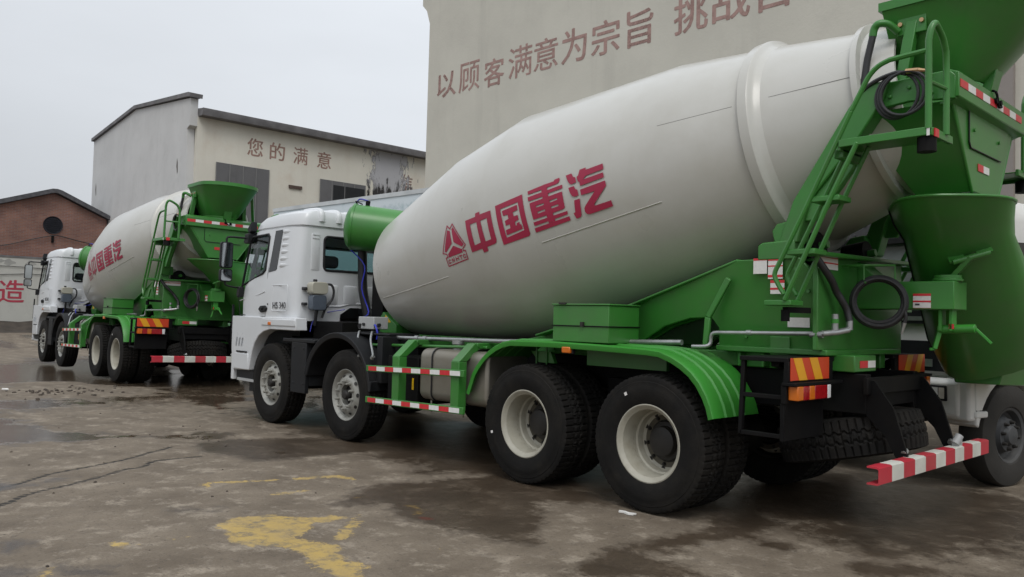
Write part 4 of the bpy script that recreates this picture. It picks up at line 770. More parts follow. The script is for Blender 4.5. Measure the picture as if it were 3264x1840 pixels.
    # ---- underrun bar with its two bent brackets, spare wheel
    br = [(-1.05, 1.08), (-1.40, 1.08), (-1.53, .90), (-1.58, .74), (-1.625, .585), (-1.60, .48), (-1.55, .56), (-1.48, .70), (-1.30, .88), (-1.10, .92)]
    b = MB(); prof = [(-1.68, .475), (-1.68, .575), (-1.665, .582), (-1.60, .582), (-1.60, .572), (-1.66, .571), (-1.672, .565), (-1.672, .485), (-1.66, .479), (-1.60, .478), (-1.60, .468), (-1.665, .468)]
    for k in range(11): b.prism(prof, 1.045-k*.19, 1.045-(k+1)*.19, 'y', k % 2)
    bo = b.build('underrun_bar', [mat('bar_red', (.50, .03, .05), .45, dirt=(.2, .12, .1)), mat('bar_white', (.66, .66, .60), .45, dirt=(.35, .33, .28))], T)
    for s in (-1, 1):
        q = MB(); q.prism(br, s*.45-.012, s*.45+.012); q.cyl((-1.60, s*.44+.02, .60), (-1.60, s*.44-.02, .62), .02, 8, m=1); q.build('bar_bracket', [BLKM, ZINC], bo)
    q = MB(); q.box(-1.66, -1.62, -.50, -.40, .58, .63); q.tube([(-1.64, -.40, .60), (-1.66, -.44, .66)], .03, 12); q.build('bar_stop', GREY, bo)
    sp = wheel(T, -1.04, .02, .62, 1, False, rot=(R(90), R(13), 0)); sp.name = 'spare_wheel'
    q = MB(); q.box(-1.2, -.7, -.05, .05, .84, .90); q.cyl((-1.04, .02, .60), (-1.0, .0, .86), .04, 10); q.build('spare_carrier', BLKM, T)

# ================================================================== ground: one sheet, wet concrete with spilt paint, cracks and puddles
YELP=[[(1.607,3.881),(1.668,3.79),(1.747,3.672),(1.708,3.575),(1.671,3.386),(1.553,3.325),(1.461,3.252),(1.395,3.164),(1.412,3.027),(1.344,3.051),(1.249,3.021),(1.239,3.099),(1.224,3.169),(1.241,3.252),(1.198,3.351),(1.101,3.39),(1.025,3.489),(1.029,3.571),(0.922,3.545),(0.783,3.512),(0.689,3.498),(0.689,3.428),(0.551,3.525),(0.405,3.532),(0.244,3.541),(0.141,3.517),(0.167,3.59),(0.122,3.644),(0.003,3.682),(0.0,3.782),(0.152,3.763),(0.261,3.735),(0.28,3.787),(0.463,3.758),(0.586,3.729),(0.685,3.727),(0.903,3.769),(0.97,3.89),(1.123,3.947),(1.279,3.93),(1.405,3.862)],[(1.252,2.978),(1.283,2.877),(1.083,3.029),(1.005,3.101),(1.046,3.153)],[(0.975,3.227),(0.977,3.165),(0.875,3.258),(0.861,3.318)],[(0.869,3.328),(0.871,3.268),(0.798,3.349),(0.783,3.404)],[(2.972,3.395),(3.012,3.287),(2.902,3.3),(2.77,3.42)],[(2.988,3.281),(2.889,3.048),(2.766,2.766),(2.721,2.789),(2.82,3.08),(2.911,3.312)],[(2.715,2.681),(2.685,2.508),(2.634,2.301),(2.462,2.245),(2.369,2.263),(2.431,2.305),(2.565,2.342),(2.617,2.546),(2.67,2.705)],[(1.48,4.187),(1.464,4.07),(1.427,4.082),(1.428,4.194)],[(1.779,2.668),(1.765,2.532),(1.719,2.553),(1.718,2.689)],[(1.305,2.469),(1.25,2.427),(1.096,2.432),(1.019,2.578),(1.157,2.513)],[(2.282,3.131),(2.262,2.797),(2.165,2.815),(2.142,3.118)],[(1.222,4.966),(1.337,4.916),(1.247,4.915),(1.097,4.948),(1.129,4.987)],[(1.594,4.513),(1.515,4.446),(1.45,4.398),(1.464,4.485)]]
WET=[[(2.034,2.359),(2.005,1.979),(1.87,1.608),(1.796,1.328),(1.845,0.921),(1.74,0.607),(-0.073,2.419),(0.133,2.572),(0.361,2.596),(0.542,2.668),(0.771,2.711),(1.041,2.702),(1.427,2.61),(1.498,2.757),(1.664,2.945),(1.852,2.731)],[(5.119,2.588),(5.094,2.037),(4.675,1.272),(3.928,0.822),(3.145,0.169),(2.933,-0.393),(1.599,0.902),(2.081,1.083),(2.685,0.83),(3.045,0.934),(3.494,1.368),(3.61,1.993),(3.605,2.522),(4.123,2.687),(4.473,2.783)],[(2.293,3.961),(2.283,3.796),(2.069,3.715),(2.035,3.834),(2.124,3.98)],[(2.147,3.616),(2.126,3.536),(1.96,3.601),(2.031,3.665)],[(2.015,5.015),(1.947,4.893),(1.816,4.9),(1.701,5.015),(1.764,5.062)],[(1.575,1.227),(0.739,0.945),(0.426,1.03),(0.538,1.298),(0.735,1.443),(0.771,1.835),(0.929,1.818)],[(-0.365,0.818),(-0.178,0.226),(-0.282,0.087),(-0.61,0.446),(-0.814,0.58),(-0.838,0.828),(-0.878,1.038),(-0.993,1.136),(-1.204,1.099),(-1.167,1.295),(-0.827,1.268),(-0.745,1.531),(-0.797,1.836),(-0.703,2.025),(-0.883,2.064),(-1.149,2.144),(-0.594,2.837),(-0.485,2.368),(-0.466,2.112),(-0.401,1.734),(-0.476,1.469),(-0.6,1.31)],[(0.415,-0.858),(0.025,-1.397),(-0.562,-1.543),(-0.545,-0.264),(-0.394,0.059),(-0.06,-0.131)],[(-1.581,-1.277),(-1.748,-1.741),(-1.94,-0.985),(-1.771,-0.97)],[(-1.956,-0.263),(-2.05,-0.558),(-2.161,-0.12)],[(-1.573,1.26),(-1.797,0.913),(-2.217,0.812),(-1.752,1.392)],[(-0.975,0.65),(-1.031,0.486),(-1.104,0.573),(-1.035,0.707)]]
PUD=[[(8.537,4.226),(8.014,3.574),(7.317,3.514),(6.703,3.494),(6.323,3.116),(6.087,2.757),(5.724,2.576),(5.407,2.452),(5.669,2.899),(5.727,3.292),(5.793,3.587),(5.887,3.847),(6.296,4.566)],[(10.93,3.863),(10.298,3.318),(9.581,2.779),(9.709,2.117),(9.351,2.222),(9.14,2.889),(9.069,3.467),(9.394,4.096)],[(10.024,0.98),(9.283,-0.021),(8.834,0.156),(8.475,0.711),(8.051,1.049),(8.735,1.16)],[(17.003,2.586),(17.898,1.338),(15.828,1.342),(14.76,1.01),(13.164,0.585),(11.212,0.539),(11.665,1.408),(13.32,1.951),(13.181,2.626),(13.051,3.253)],[(9.648,2.736),(9.89,2.319),(9.709,2.117),(9.39,2.127),(9.381,2.646)],[(9.01,-0.863),(9.016,-1.211),(6.962,-0.036),(7.079,0.253)],[(4.175,2.245),(4.084,1.959),(3.834,2.069),(3.947,2.335)]]
CRK=[[(2.926,4.94),(3.09,4.815),(3.178,4.723),(3.342,4.613),(3.467,4.451),(3.544,4.279),(3.627,4.155),(3.706,4.029),(3.841,3.849),(3.994,3.672),(4.002,3.568),(4.039,3.486),(4.25,3.344),(4.282,3.111),(4.263,2.848)],[(3.511,4.839),(3.754,4.691),(3.839,4.551),(3.982,4.408),(4.134,4.255),(4.199,4.116),(4.287,3.917),(4.39,3.721),(4.466,3.56),(4.601,3.373),(4.778,3.182),(4.868,3.034),(4.997,2.886)]]
REDP=[[(0.982,2.624),(0.899,2.563),(0.825,2.531),(0.84,2.642)]]
def rise(x): # the yard climbs gently away from the camera
    x = np.asarray(x, float); t1 = np.clip((x-8.5)/3.0, 0, 1); t2 = np.clip((x-24)/13, 0, 1)
    return .05*t1*t1*(3-2*t1)+.30*t2*t2*(3-2*t2)
def axis_pts(lo, hi, a, b, d, g=1.14):
    mid = list(np.arange(a, b+1e-6, d)); out = []; x = a; s_ = d
    while x > lo: s_ *= g; x -= s_; out.append(x)
    left = out[::-1]; out = []; x = mid[-1]; s_ = d
    while x < hi: s_ *= g; x += s_; out.append(x)
    return np.array(left+mid+out)
def sdf(poly, X, Y):
    P = np.array(poly); Q = np.roll(P, -1, 0); d2 = np.full(X.shape, 1e9); ins = np.zeros(X.shape, bool)
    for (x0, y0), (x1, y1) in zip(P, Q):
        ex, ey = x1-x0, y1-y0; t = np.clip(((X-x0)*ex+(Y-y0)*ey)/(ex*ex+ey*ey+1e-12), 0, 1)
        d2 = np.minimum(d2, (X-x0-t*ex)**2+(Y-y0-t*ey)**2)
        c = ((y0 > Y) != (y1 > Y)) & (X < (x1-x0)*(Y-y0)/((y1-y0) if abs(y1-y0) > 1e-12 else 1e-12)+x0); ins ^= c
    d = np.sqrt(d2); return np.where(ins, -d, d)
def seg_d(line, X, Y):
    d2 = np.full(X.shape, 1e9)
    for (x0, y0), (x1, y1) in zip(line, line[1:]):
        ex, ey = x1-x0, y1-y0; t = np.clip(((X-x0)*ex+(Y-y0)*ey)/(ex*ex+ey*ey+1e-12), 0, 1); d2 = np.minimum(d2, (X-x0-t*ex)**2+(Y-y0-t*ey)**2)
    return np.sqrt(d2)
def vnoise(X, Y, sc, seed):
    rg = np.random.RandomState(seed); G = rg.rand(64, 64); x, y = X*sc, Y*sc; i, j = np.floor(x).astype(int), np.floor(y).astype(int); u, v = x-i, y-j; u = u*u*(3-2*u); v = v*v*(3-2*v)
    g = lambda a, b: G[a % 64, b % 64]
    return g(i, j)*(1-u)*(1-v)+g(i+1, j)*u*(1-v)+g(i, j+1)*(1-u)*v+g(i+1, j+1)*u*v
def ground():
    xs = axis_pts(-120, 260, -3.6, 9.0, .045); ys = axis_pts(-160, 160, -2.8, 6.0, .045); X, Y = np.meshgrid(xs, ys, indexing='ij'); nx, ny = X.shape
    fb = sum(vnoise(X, Y, s_, k)*a for k, (s_, a) in enumerate(((1.3, .5), (3.1, .28), (7, .22))))-.5
    jit = fb*.22; one = lambda polys, w_, j: np.clip(.5-np.min([sdf(p, X, Y) for p in polys], 0)/w_+j, 0, 1)
    wet_shade = one(WET, .42, jit*2.0); pud = one(PUD, .7, fb*1.1)
    # ellipses under and beside the trucks: damp ground darkened further, painting in their shade
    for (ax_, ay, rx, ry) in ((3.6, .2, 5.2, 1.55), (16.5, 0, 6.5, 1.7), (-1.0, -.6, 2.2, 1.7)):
        e = 1-np.sqrt(((X-ax_)/rx)**2+((Y-ay)/ry)**2); wet_shade = np.maximum(wet_shade, np.clip(e*1.2+.22+fb*.8, 0, .85))
    far = np.clip((X-6.5)/5, 0, 1)*np.clip((vnoise(X*.6, Y*1.0, .55, 9)+fb*.5-.42)*5, 0, 1); pud = np.maximum(pud, far*.9); wet_shade = np.maximum(wet_shade, pud*.95)
    wet_shade = np.maximum(wet_shade, np.clip((vnoise(X, Y, .8, 21)+fb*.8-.80)*3.2, 0, .7))
    yel = np.maximum(one(YELP, .16, fb*.9), .45*np.clip((vnoise(X, Y, 5, 31)+vnoise(X, Y, 1.0, 32)-1.45)*6, 0, 1)*(np.hypot(X-1.2, Y-3.3) < 1.8)); red = one(REDP, .1, fb)
    crk = np.clip(1-np.min([seg_d(l, X, Y+fb*.05) for l in CRK], 0)/.045, 0, 1)
    Z = rise(X)-.014*crk+.006*fb*(pud < .2)
    me = bpy.data.meshes.new('ground'); me.vertices.add(nx*ny); me.vertices.foreach_set('co', np.stack([X, Y, Z], -1).ravel())
    I = np.arange(nx*ny).reshape(nx, ny); q = np.stack([I[:-1, :-1], I[1:, :-1], I[1:, 1:], I[:-1, 1:]], -1).reshape(-1, 4)
    me.loops.add(q.size); me.loops.foreach_set('vertex_index', q.ravel()); me.polygons.add(len(q)); me.polygons.foreach_set('loop_start', np.arange(len(q))*4); me.polygons.foreach_set('use_smooth', [True]*len(q)); me.update(); me.validate()
    for nme, a in (('wet_shade', wet_shade), ('puddle', pud), ('yellow', yel), ('red', red), ('crack', crk)):
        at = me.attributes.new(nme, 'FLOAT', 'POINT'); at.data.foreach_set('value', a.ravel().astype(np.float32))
    m = bpy.data.materials.new('wet_concrete'); m.use_nodes = True; t = m.node_tree; n = t.nodes; L = t.links.new; b = n['Principled BSDF']
    tc = n.new('ShaderNodeTexCoord')
    def noise(sc, det=8, ro=.6, stretch=None):
        z = n.new('ShaderNodeTexNoise'); z.inputs['Scale'].default_value = sc; z.inputs['Detail'].default_value = det; z.inputs['Roughness'].default_value = ro; L(tc.outputs['Object'], z.inputs['Vector']); return z.outputs[0]
    def rng(s, a, b_, c_=0, d=1):
        r = n.new('ShaderNodeMapRange'); r.inputs[1].default_value = a; r.inputs[2].default_value = b_; r.inputs[3].default_value = c_; r.inputs[4].default_value = d; L(s, r.inputs[0]); return r.outputs[0]
    def mth(op, a, b_):
        x = n.new('ShaderNodeMath'); x.operation = op; x.use_clamp = False
        for i, v in ((0, a), (1, b_)):
            if isinstance(v, (int, float)): x.inputs[i].default_value = v
            else: L(v, x.inputs[i])
        return x.outputs[0]
    def attr(nm): a = n.new('ShaderNodeAttribute'); a.attribute_name = nm; return a.outputs['Fac']
    def mix(f, a, b_):
        x = n.new('ShaderNodeMix'); x.data_type = 'RGBA'; L(f, x.inputs[0])
        for i, v in ((6, a), (7, b_)):
            if isinstance(v, tuple): x.inputs[i].default_value = (*v, 1)
            else: L(v, x.inputs[i])
        return x.outputs[2]
    nf = noise(9, 10, .7); nm_ = noise(1.7, 8, .65); ng = noise(60, 4, .6)
    c = mix(rng(nm_, .35, .65), (.122, .095, .067), (.200, .162, .119))
    c = mix(rng(noise(3.3, 10, .75), .52, .62), c, (.285, .24, .185))
    c = mix(rng(noise(5.5, 10, .78), .55, .66, 0, .85), c, (.080, .062, .046))
    c = mix(rng(ng, .52, .70, 0, .55), c, (.07, .056, .043)); c = mix(rng(noise(11, 9, .72), .57, .66, 0, .5), c, (.29, .245, .19)); c = mix(rng(noise(19, 8, .7), .60, .64, 0, .8), c, (.060, .048, .036)); c = mix(rng(noise(38, 5, .6), .67, .70, 0, .45), c, (.33, .30, .26))
    wv = mth('ADD', attr('wet_shade'), mth('ADD', mth('MULTIPLY', mth('SUBTRACT', nf, .5), 1.0), mth('MULTIPLY', mth('SUBTRACT', noise(2.6, 9, .72), .5), 1.1))); wm = rng(wv, .34, .66)
    yv = mth('ADD', attr('yellow'), mth('ADD', mth('MULTIPLY', mth('SUBTRACT', nf, .5), 1.5), mth('MULTIPLY', mth('SUBTRACT', noise(26, 6, .7), .5), .9))); ym = rng(yv, .45, .60, 0, .82)
    ycol = mix(rng(noise(2.6, 9, .7), .35, .65), (.52, .355, .085), (.40, .29, .12)); ycol = mix(rng(noise(7, 9, .75), .48, .62), ycol, (.19, .155, .10))
    c = mix(ym, c, ycol); c = mix(rng(mth('ADD', attr('red'), mth('MULTIPLY', mth('SUBTRACT', nf, .5), .8)), .45, .7, 0, .6), c, (.28, .05, .03))
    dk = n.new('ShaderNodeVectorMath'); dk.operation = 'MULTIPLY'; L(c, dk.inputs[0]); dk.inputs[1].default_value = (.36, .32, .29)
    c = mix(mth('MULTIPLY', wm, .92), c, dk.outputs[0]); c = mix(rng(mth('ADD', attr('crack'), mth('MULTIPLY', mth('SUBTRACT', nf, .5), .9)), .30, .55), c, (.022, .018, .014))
    L(c, b.inputs['Base Color'])
    pm = rng(mth('ADD', attr('puddle'), mth('MULTIPLY', mth('SUBTRACT', nf, .5), .5)), .45, .62)
    r = mth('ADD', mth('MULTIPLY', wm, -.44), rng(nf, .3, .7, .74, .86)); r = mth('MULTIPLY', r, rng(pm, 0, 1, 1, .46)); L(r, b.inputs['Roughness'])
    b.inputs['Specular IOR Level'].default_value = .45
    bp = n.new('ShaderNodeBump'); bp.inputs['Distance'].default_value = .02
    h = mth('ADD', mth('MULTIPLY', nf, .55), mth('MULTIPLY', ng, .30)); h = mth('ADD', h, mth('MULTIPLY', nm_, .8)); L(h, bp.inputs['Height']); L(rng(pm, 0, 1, .55, .10), bp.inputs['Strength']); L(bp.outputs[0], b.inputs['Normal'])
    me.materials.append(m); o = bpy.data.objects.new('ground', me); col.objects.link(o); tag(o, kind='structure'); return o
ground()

# ================================================================== buildings
WALLC = (.60, .58, .51)
P_BIG = plaster('big_wall_plaster', WALLC, (.42, .40, .36), .4, .22, .42)
P_GREY = plaster('gable_plaster', (.62, .62, .615), (.36, .36, .35), .45, .16, .5)
P_CREAM = plaster('cream_plaster', (.70, .675, .595), (.56, .45, .35), .5, .2, .35)
CONC = mat('weathered_concrete', (.17, .165, .17), .9, var=.25, scale=2, dirt=(.09, .09, .09), dirt_amt=.5)
ROOFM = mat('roof_sheet', (.20, .19, .19), .8, var=.2)
def prism_uv(mb, O, eu, pts, depth, nrm, m=0):
    """extrude an outline (u along eu, z up) by depth along nrm"""
    O, eu, nrm = Vector(O), Vector(eu), Vector(nrm); k = len(pts)
    vs = [O+eu*u+Vector((0, 0, v)) for u, v in pts]; vs += [p+nrm*depth for p in vs]
    return mb.add(vs, [tuple(range(k)), tuple(range(2*k-1, k-1, -1))]+[(i, (i+1) % k, (i+1) % k+k, i+k) for i in range(k)], m)
# ---- the tall workshop on the right with the faded slogan
BO, BU = Vector((18.4, -10.5, 0)), Vector((-math.cos(R(2)), -math.sin(R(2)), 0)); BN = Vector((-math.sin(R(2)), math.cos(R(2)), 0))
big = empty('large_workshop', tuple(BO)); tag(big, 'tall pale plaster workshop with faded red slogan, behind the near mixer truck', 'building')
q = MB(); prism_uv(q, (0, 0, 0), BU, [(-.22, -.3), (40, -.3), (40, 15), (-.60, 15), (-.60, 12.45), (-.36, 12.2), (-.18, 11.7)], -14, BN); q.build('wall', P_BIG, big)
q = MB(); prism_uv(q, BN*.02, BU, [(-.9, 15.0), (40.2, 15.0), (40.2, 15.3), (-.9, 15.3)], -14.4, BN); q.build('roof', CONC, big)
P_PIL = plaster('old_pilaster', (.30, .27, .25), (.2, .18, .17), .5, .5)
for u0, u1 in ((17.15, 17.62), (34, 34.4)): q = MB(); prism_uv(q, BN*.002, BU, [(u0, 0), (u1, 0), (u1, 14.9), (u0, 14.9)], .16, BN); q.build('pilaster', P_PIL, big)
FADE = [worn('faded_red_letters_%d' % i, (.41, .265, .235), WALLC, a, 4.0) for i, a in enumerate((.25, .46))]
chars = [('以', .34, 1.29, 8.95, 9.78, 1), ('顾', 1.46, 2.46, 8.93, 9.90, 0), ('客', 2.70, 3.60, 8.88, 9.76, 0), ('满', 3.81, 4.82, 8.93, 9.92, 0), ('意', 4.91, 5.87, 8.95, 9.90, 0), ('为', 6.03, 6.96, 8.94, 9.93, 0), ('宗', 7.16, 8.14, 8.92, 9.88, 0), ('旨', 8.40, 9.25, 8.90, 9.90, 1), ('挑', 9.92, 10.90, 8.90, 9.86, 0), ('战', 11.05, 12.06, 8.92, 9.88, 0), ('自', 12.3, 13.05, 8.90, 9.88, 0)]
for ch, u0, u1, z0, z1, k in chars:
    put_text('faded_lettering', ch, z1-z0, u1-u0, tuple(BU*((u0+u1)/2)+BN*.003+Vector((0, 0, (z0+z1)/2))), tuple(BU), (0, 0, 1), FADE[k], big, 0, .004, {'满': .007, '顾': .010, '意': .010}.get(ch, .016))
# ---- grey gable workshop with a cream side wall
gb = empty('gable_workshop', (30, -6.7, 0)); tag(gb, 'gabled workshop with grey end wall and cream side wall under a dark eave', 'building')
q = MB(); q.prism([(0, -.3), (13.6, -.3), (13.6, 10.55), (6.95, 11.15), (.1, 10.45), (.12, 9.3), (.40, 9.2)], -.32, 0); q.build('gable_wall', P_GREY, gb)
q = MB(); q.prism([(-.08, 10.45), (.1, 10.50), (6.95, 11.16), (13.7, 10.56), (13.7, 10.72), (6.95, 11.33), (.1, 10.68), (-.12, 10.62)], -.42, .12); q.build('parapet_cap', CONC, gb)
q = MB(); q.box(.10, .35, -14, -.32, -.3, 9.75); side = q.build('side_wall', P_CREAM, gb)
q = MB(); q.prism([(-.35, 9.72), (.3, 9.72), (.3, 9.96), (-.40, 10.02), (-.40, 9.9)], -14, -.33); q.build('eave', CONC, gb)
q = MB(); q.prism([(-.30, 10.02), (6.9, 10.95), (13.5, 10.4), (13.5, 10.2), (6.9, 10.75), (-.3, 9.9)], -14, -.35); q.build('roof', ROOFM, gb)
WSH = plaster('grey_window_sheet', (.15, .15, .155), (.08, .08, .08), .6, .8, .6)
for y0, y1, z0, z1, dark in ((-1.18, -3.6, 2.6, 7.9, None), (-6.2, -8.69, 3.0, 7.86, (-6.9, 7.66))):
    wq = MB(); wq.box(.06, .098, y1, y0, z0, z1); wo = wq.build('window', WSH, gb)
    f = MB()
    for k in range(5): yy = y0+(y1-y0)*k/4; f.box(.045, .06, yy-.02, yy+.02, z0, z1)
    f.build('frame', mat('window_bar', (.19, .19, .19), .7), wo)
    if dark: g = MB(); g.box(.035, .058, y1+.06, dark[0], z0, dark[1]); g.build('pane', mat('dark_pane', (.02, .022, .026), .15), wo); g = MB(); g.box(.025, .034, -7.53, -7.50, z0, dark[1]); g.build('glazing_bar', mat('window_bar', (.19, .19, .19), .7), wo)
q = MB(); q.box(.03, .098, -5.25, -4.6, 7.22, 7.36); q.build('vent_slot', mat('rust_brown', (.09, .06, .05), .9), gb)
for x, z0, z1 in ((1.35, 7.35, 8.05), (12.9, 7.5, 8.2)): q = MB(); q.prism([(x-.10, z0+.1), (x-.03, z0), (x+.08, z0+.35), (x+.03, z1), (x-.06, z1-.2)], .001, .006); q.build('bare_patch', mat('bare_brick_patch', (.12, .11, .10), .95), gb)
FAD3 = worn('faded_brown_letters', (.36, .23, .19), (.5, .48, .4), .28, 5)
for ch, y, zc in (('您', -2.92, 8.82), ('的', -3.99, 8.80), ('满', -5.15, 8.78), ('意', -6.38, 8.77)): put_text('faded_lettering', ch, .78, .72, (.096, y, zc), (0, -1, 0), (0, 0, 1), FAD3, gb, 0, .004, .008 if ch == '满' else .012)
put_text('faded_lettering', '信', .95, .7, (.096, -11.2, 8.3), (0, -1, 0), (0, 0, 1), worn('ghost_letters', (.28, .15, .12), (.5, .48, .4), .5, 2.5), gb, .004, .004)
def stain_mat():
    m = bpy.data.materials.new('soot_stain'); m.use_nodes = True; t = m.node_tree; n = t.nodes; L = t.links.new; b = n['Principled BSDF']; b.inputs['Roughness'].default_value = .95
    tc = n.new('ShaderNodeTexCoord'); sp = n.new('ShaderNodeSeparateXYZ'); L(tc.outputs['Generated'], sp.inputs[0])
    mp = n.new('ShaderNodeMapping'); mp.inputs['Scale'].default_value = (1, 1.6, .55); L(tc.outputs['Object'], mp.inputs[0])
    z = n.new('ShaderNodeTexNoise'); z.inputs['Scale'].default_value = 1.7; z.inputs['Detail'].default_value = 9; z.inputs['Roughness'].default_value = .7; L(mp.outputs[0], z.inputs['Vector'])
    def mth(op, a, b_):
        x = n.new('ShaderNodeMath'); x.operation = op
        for i, v in ((0, a), (1, b_)):
            if isinstance(v, (int, float)): x.inputs[i].default_value = v
            else: L(v, x.inputs[i])
        return x.outputs[0]
    g = mth('SUBTRACT', .95, sp.outputs[2]); f = mth('ADD', g, mth('MULTIPLY', mth('SUBTRACT', z.outputs[0], .5), 1.7))
    cr = n.new('ShaderNodeValToRGB'); e = cr.color_ramp.elements; e[0].position = .42; e[0].color = (.43, .43, .45, 1); e[1].position = .58; e[1].color = (.035, .033, .032, 1); L(f, cr.inputs[0]); L(cr.outputs[0], b.inputs['Base Color'])
    dy = mth('ABSOLUTE', mth('SUBTRACT', sp.outputs[1], .5), 0); edge = mth('SUBTRACT', .40, dy); a = mth('ADD', mth('MULTIPLY', edge, 4), mth('MULTIPLY', mth('SUBTRACT', z.outputs[0], .5), 6))
    r = n.new('ShaderNodeMapRange'); r.inputs[1].default_value = .2; r.inputs[2].default_value = .7; L(a, r.inputs[0]); L(r.outputs[0], b.inputs['Alpha']); return m
q = MB(); q.box(.088, .094, -11.9, -8.3, 6.3, 9.70); q.build('soot_stain', stain_mat(), gb)
# ---- brick gable building and the rendered yard wall with the red character in front of it
def brick_mat():
    m = bpy.data.materials.new('old_brick'); m.use_nodes = True; t = m.node_tree; n = t.nodes; L = t.links.new; b = n['Principled BSDF']; b.inputs['Roughness'].default_value = .9
    tc = n.new('ShaderNodeTexCoord'); sp = n.new('ShaderNodeSeparateXYZ'); cb = n.new('ShaderNodeCombineXYZ'); L(tc.outputs['Object'], sp.inputs[0]); L(sp.outputs[1], cb.inputs[0]); L(sp.outputs[2], cb.inputs[1])
    br = n.new('ShaderNodeTexBrick'); br.inputs['Scale'].default_value = 1; br.inputs['Brick Width'].default_value = .25; br.inputs['Row Height'].default_value = .075; br.inputs['Mortar Size'].default_value = .008
    br.inputs['Color1'].default_value = (.20, .095, .075, 1); br.inputs['Color2'].default_value = (.26, .125, .09, 1); br.inputs['Mortar'].default_value = (.21, .18, .165, 1); L(cb.outputs[0], br.inputs['Vector'])
    z = n.new('ShaderNodeTexNoise'); z.inputs['Scale'].default_value = .8; z.inputs['Detail'].default_value = 9; L(tc.outputs['Object'], z.inputs['Vector'])
    r = n.new('ShaderNodeMapRange'); r.inputs[1].default_value = .3; r.inputs[2].default_value = .7; r.inputs[3].default_value = .68; r.inputs[4].default_value = 1.25; L(z.outputs[0], r.inputs[0])
    v = n.new('ShaderNodeVectorMath'); v.operation = 'SCALE'; L(br.outputs[0], v.inputs[0]); L(r.outputs[0], v.inputs['Scale']); L(v.outputs[0], b.inputs['Base Color']); return m
BRK = brick_mat()
bb = empty('brick_building', (40.5, -4.17, 0)); tag(bb, 'old red brick gable building with a round vent and tiled roof edge', 'building')
q = MB(); q.prism([(-2.45, -.3), (7, -.3), (7, 4.6), (0, 7.1), (-2.45, 6.02)], 0, .35, 'x'); q.build('gable_wall', BRK, bb)
q = MB(); q.box(.35, 14, -2.44, 6.9, -.3, 4.5); q.build('side_wall', BRK, bb)
q = MB()
q.prism([(-2.50, 6.03), (-.22, 7.05), (-.05, 7.10), (.12, 7.09), (.35, 7.00), (7.3, 4.52), (7.35, 4.72), (.4, 7.20), (.14, 7.29), (-.07, 7.30), (-.28, 7.25), (-2.55, 6.22)], -.28, 14, 'x'); q.build('roof', mat('dark_tile', (.085, .085, .092), .85, var=.3, scale=6), bb)
q = MB(); q.lathe([(0, .0), (0, .37), (-.04, .40), (-.05, .43), (-.02, .44), (0, .44)], (-.002, .0, 5.52), (1, 0, 0), (0, 0, 1), 36)
vo = q.build('round_vent', mat('vent_dark', (.014, .015, .022), .8), bb)
q = MB()
for k in range(-3, 4): h = math.sqrt(max(.01, .36**2-(k*.1)**2)); q.box(-.06, -.03, -h, h, 5.52+k*.1-.012, 5.52+k*.1+.012)
q.build('louvre', mat('vent_dark', (.014, .015, .022), .8), vo)
q = MB(); q.box(-.10, .0, -.05, .05, 4.66, 5.02); q.build('wire_bracket', BLKM, bb)
cw = MB(); cw.tube(smooth_path([(40.38, 3.5, 3.5), (40.39, .5, 3.85), (40.40, -1.98, 4.33), (40.40, -3.2, 4.72), (40.40, -4.17, 5.0), (40.40, -4.6, 4.98), (40.40, -5.3, 4.83), (40.40, -6.55, 4.62)], 5), .022, 6); o = cw.build('overhead_cable', HOSE); tag(o, 'thin dark cable sagging across the brick gable below its round vent', 'cable')
yw = empty('yard_wall', (38, 0, 0)); tag(yw, 'low whitish rendered yard wall carrying one big red character', 'wall')
P_YARD = plaster('yard_wall_render', (.53, .53, .49), (.30, .30, .28), .55, .2, .5)
q = MB(); q.box(0, .3, -6.6, 60, -.3, 3.68); q.build('wall', P_YARD, yw)
q = MB(); q.box(-.03, .33, -6.6, 60, 3.68, 3.76); q.build('coping', CONC, yw)
q = MB()
for y, z, s_ in ((-1.9, 3.45, .22), (-2.75, 3.45, .2), (-1.6, 3.5, .12), (-4.3, 3.4, .25)): q.add([(-.004, y+s_*math.cos(a)*(1+.3*math.sin(3*a+y)), z+s_*.6*math.sin(a)*(1+.25*math.cos(4*a))) for a in [2*math.pi*k/18 for k in range(18)]], [tuple(range(18))])
q.build('peeled_patch', mat('peeled_render', (.33, .33, .31), .95), yw)
put_text('red_character', '造', 1.0, .98, (-.004, -2.05, 2.15), (0, -1, 0), (0, 0, 1), mat('red_wall_paint', (.40, .045, .075), .8), yw, 0, .004, .016)
put_text('red_character', '制', 1.0, .98, (-.004, -.55, 2.15), (0, -1, 0), (0, 0, 1), MATS['red_wall_paint'], yw, 0, .004, .016)
for zs in (((1.5, 3.28), (-2.4, 3.27), (-4.5, 3.20)), ((1.5, 2.84), (-1.6, 2.88), (-2.6, 2.97), (-4.5, 2.93))):
    q = MB(); q.tube([(37.96, y, z) for y, z in zs], .014, 6); o = q.build('wall_cable', HOSE); tag(o, 'thin dark cable along the yard wall, %s the other one' % ('above' if zs[0][1] > 3 else 'below'), 'cable')
# soil bank at the foot of the yard wall
q = MB(); rg = random.Random(3); rows = []
for i in range(90):
    y = -6.6+i*.6; h = .42+.14*rg.random(); rows.append([(37.99, y, h+.35), (37.6, y, h+.30), (37.0, y, .36+.12*rg.random()), (36.2, y, .36+.05*rg.random()), (35.4, y, .22)])
q.loft(rows, cap=False, closed=False); o = q.build('soil_bank', mat('dark_soil', (.055, .045, .036), .95, var=.35, scale=3, bump=.4, bscale=6), ang=80); tag(o, kind='structure')
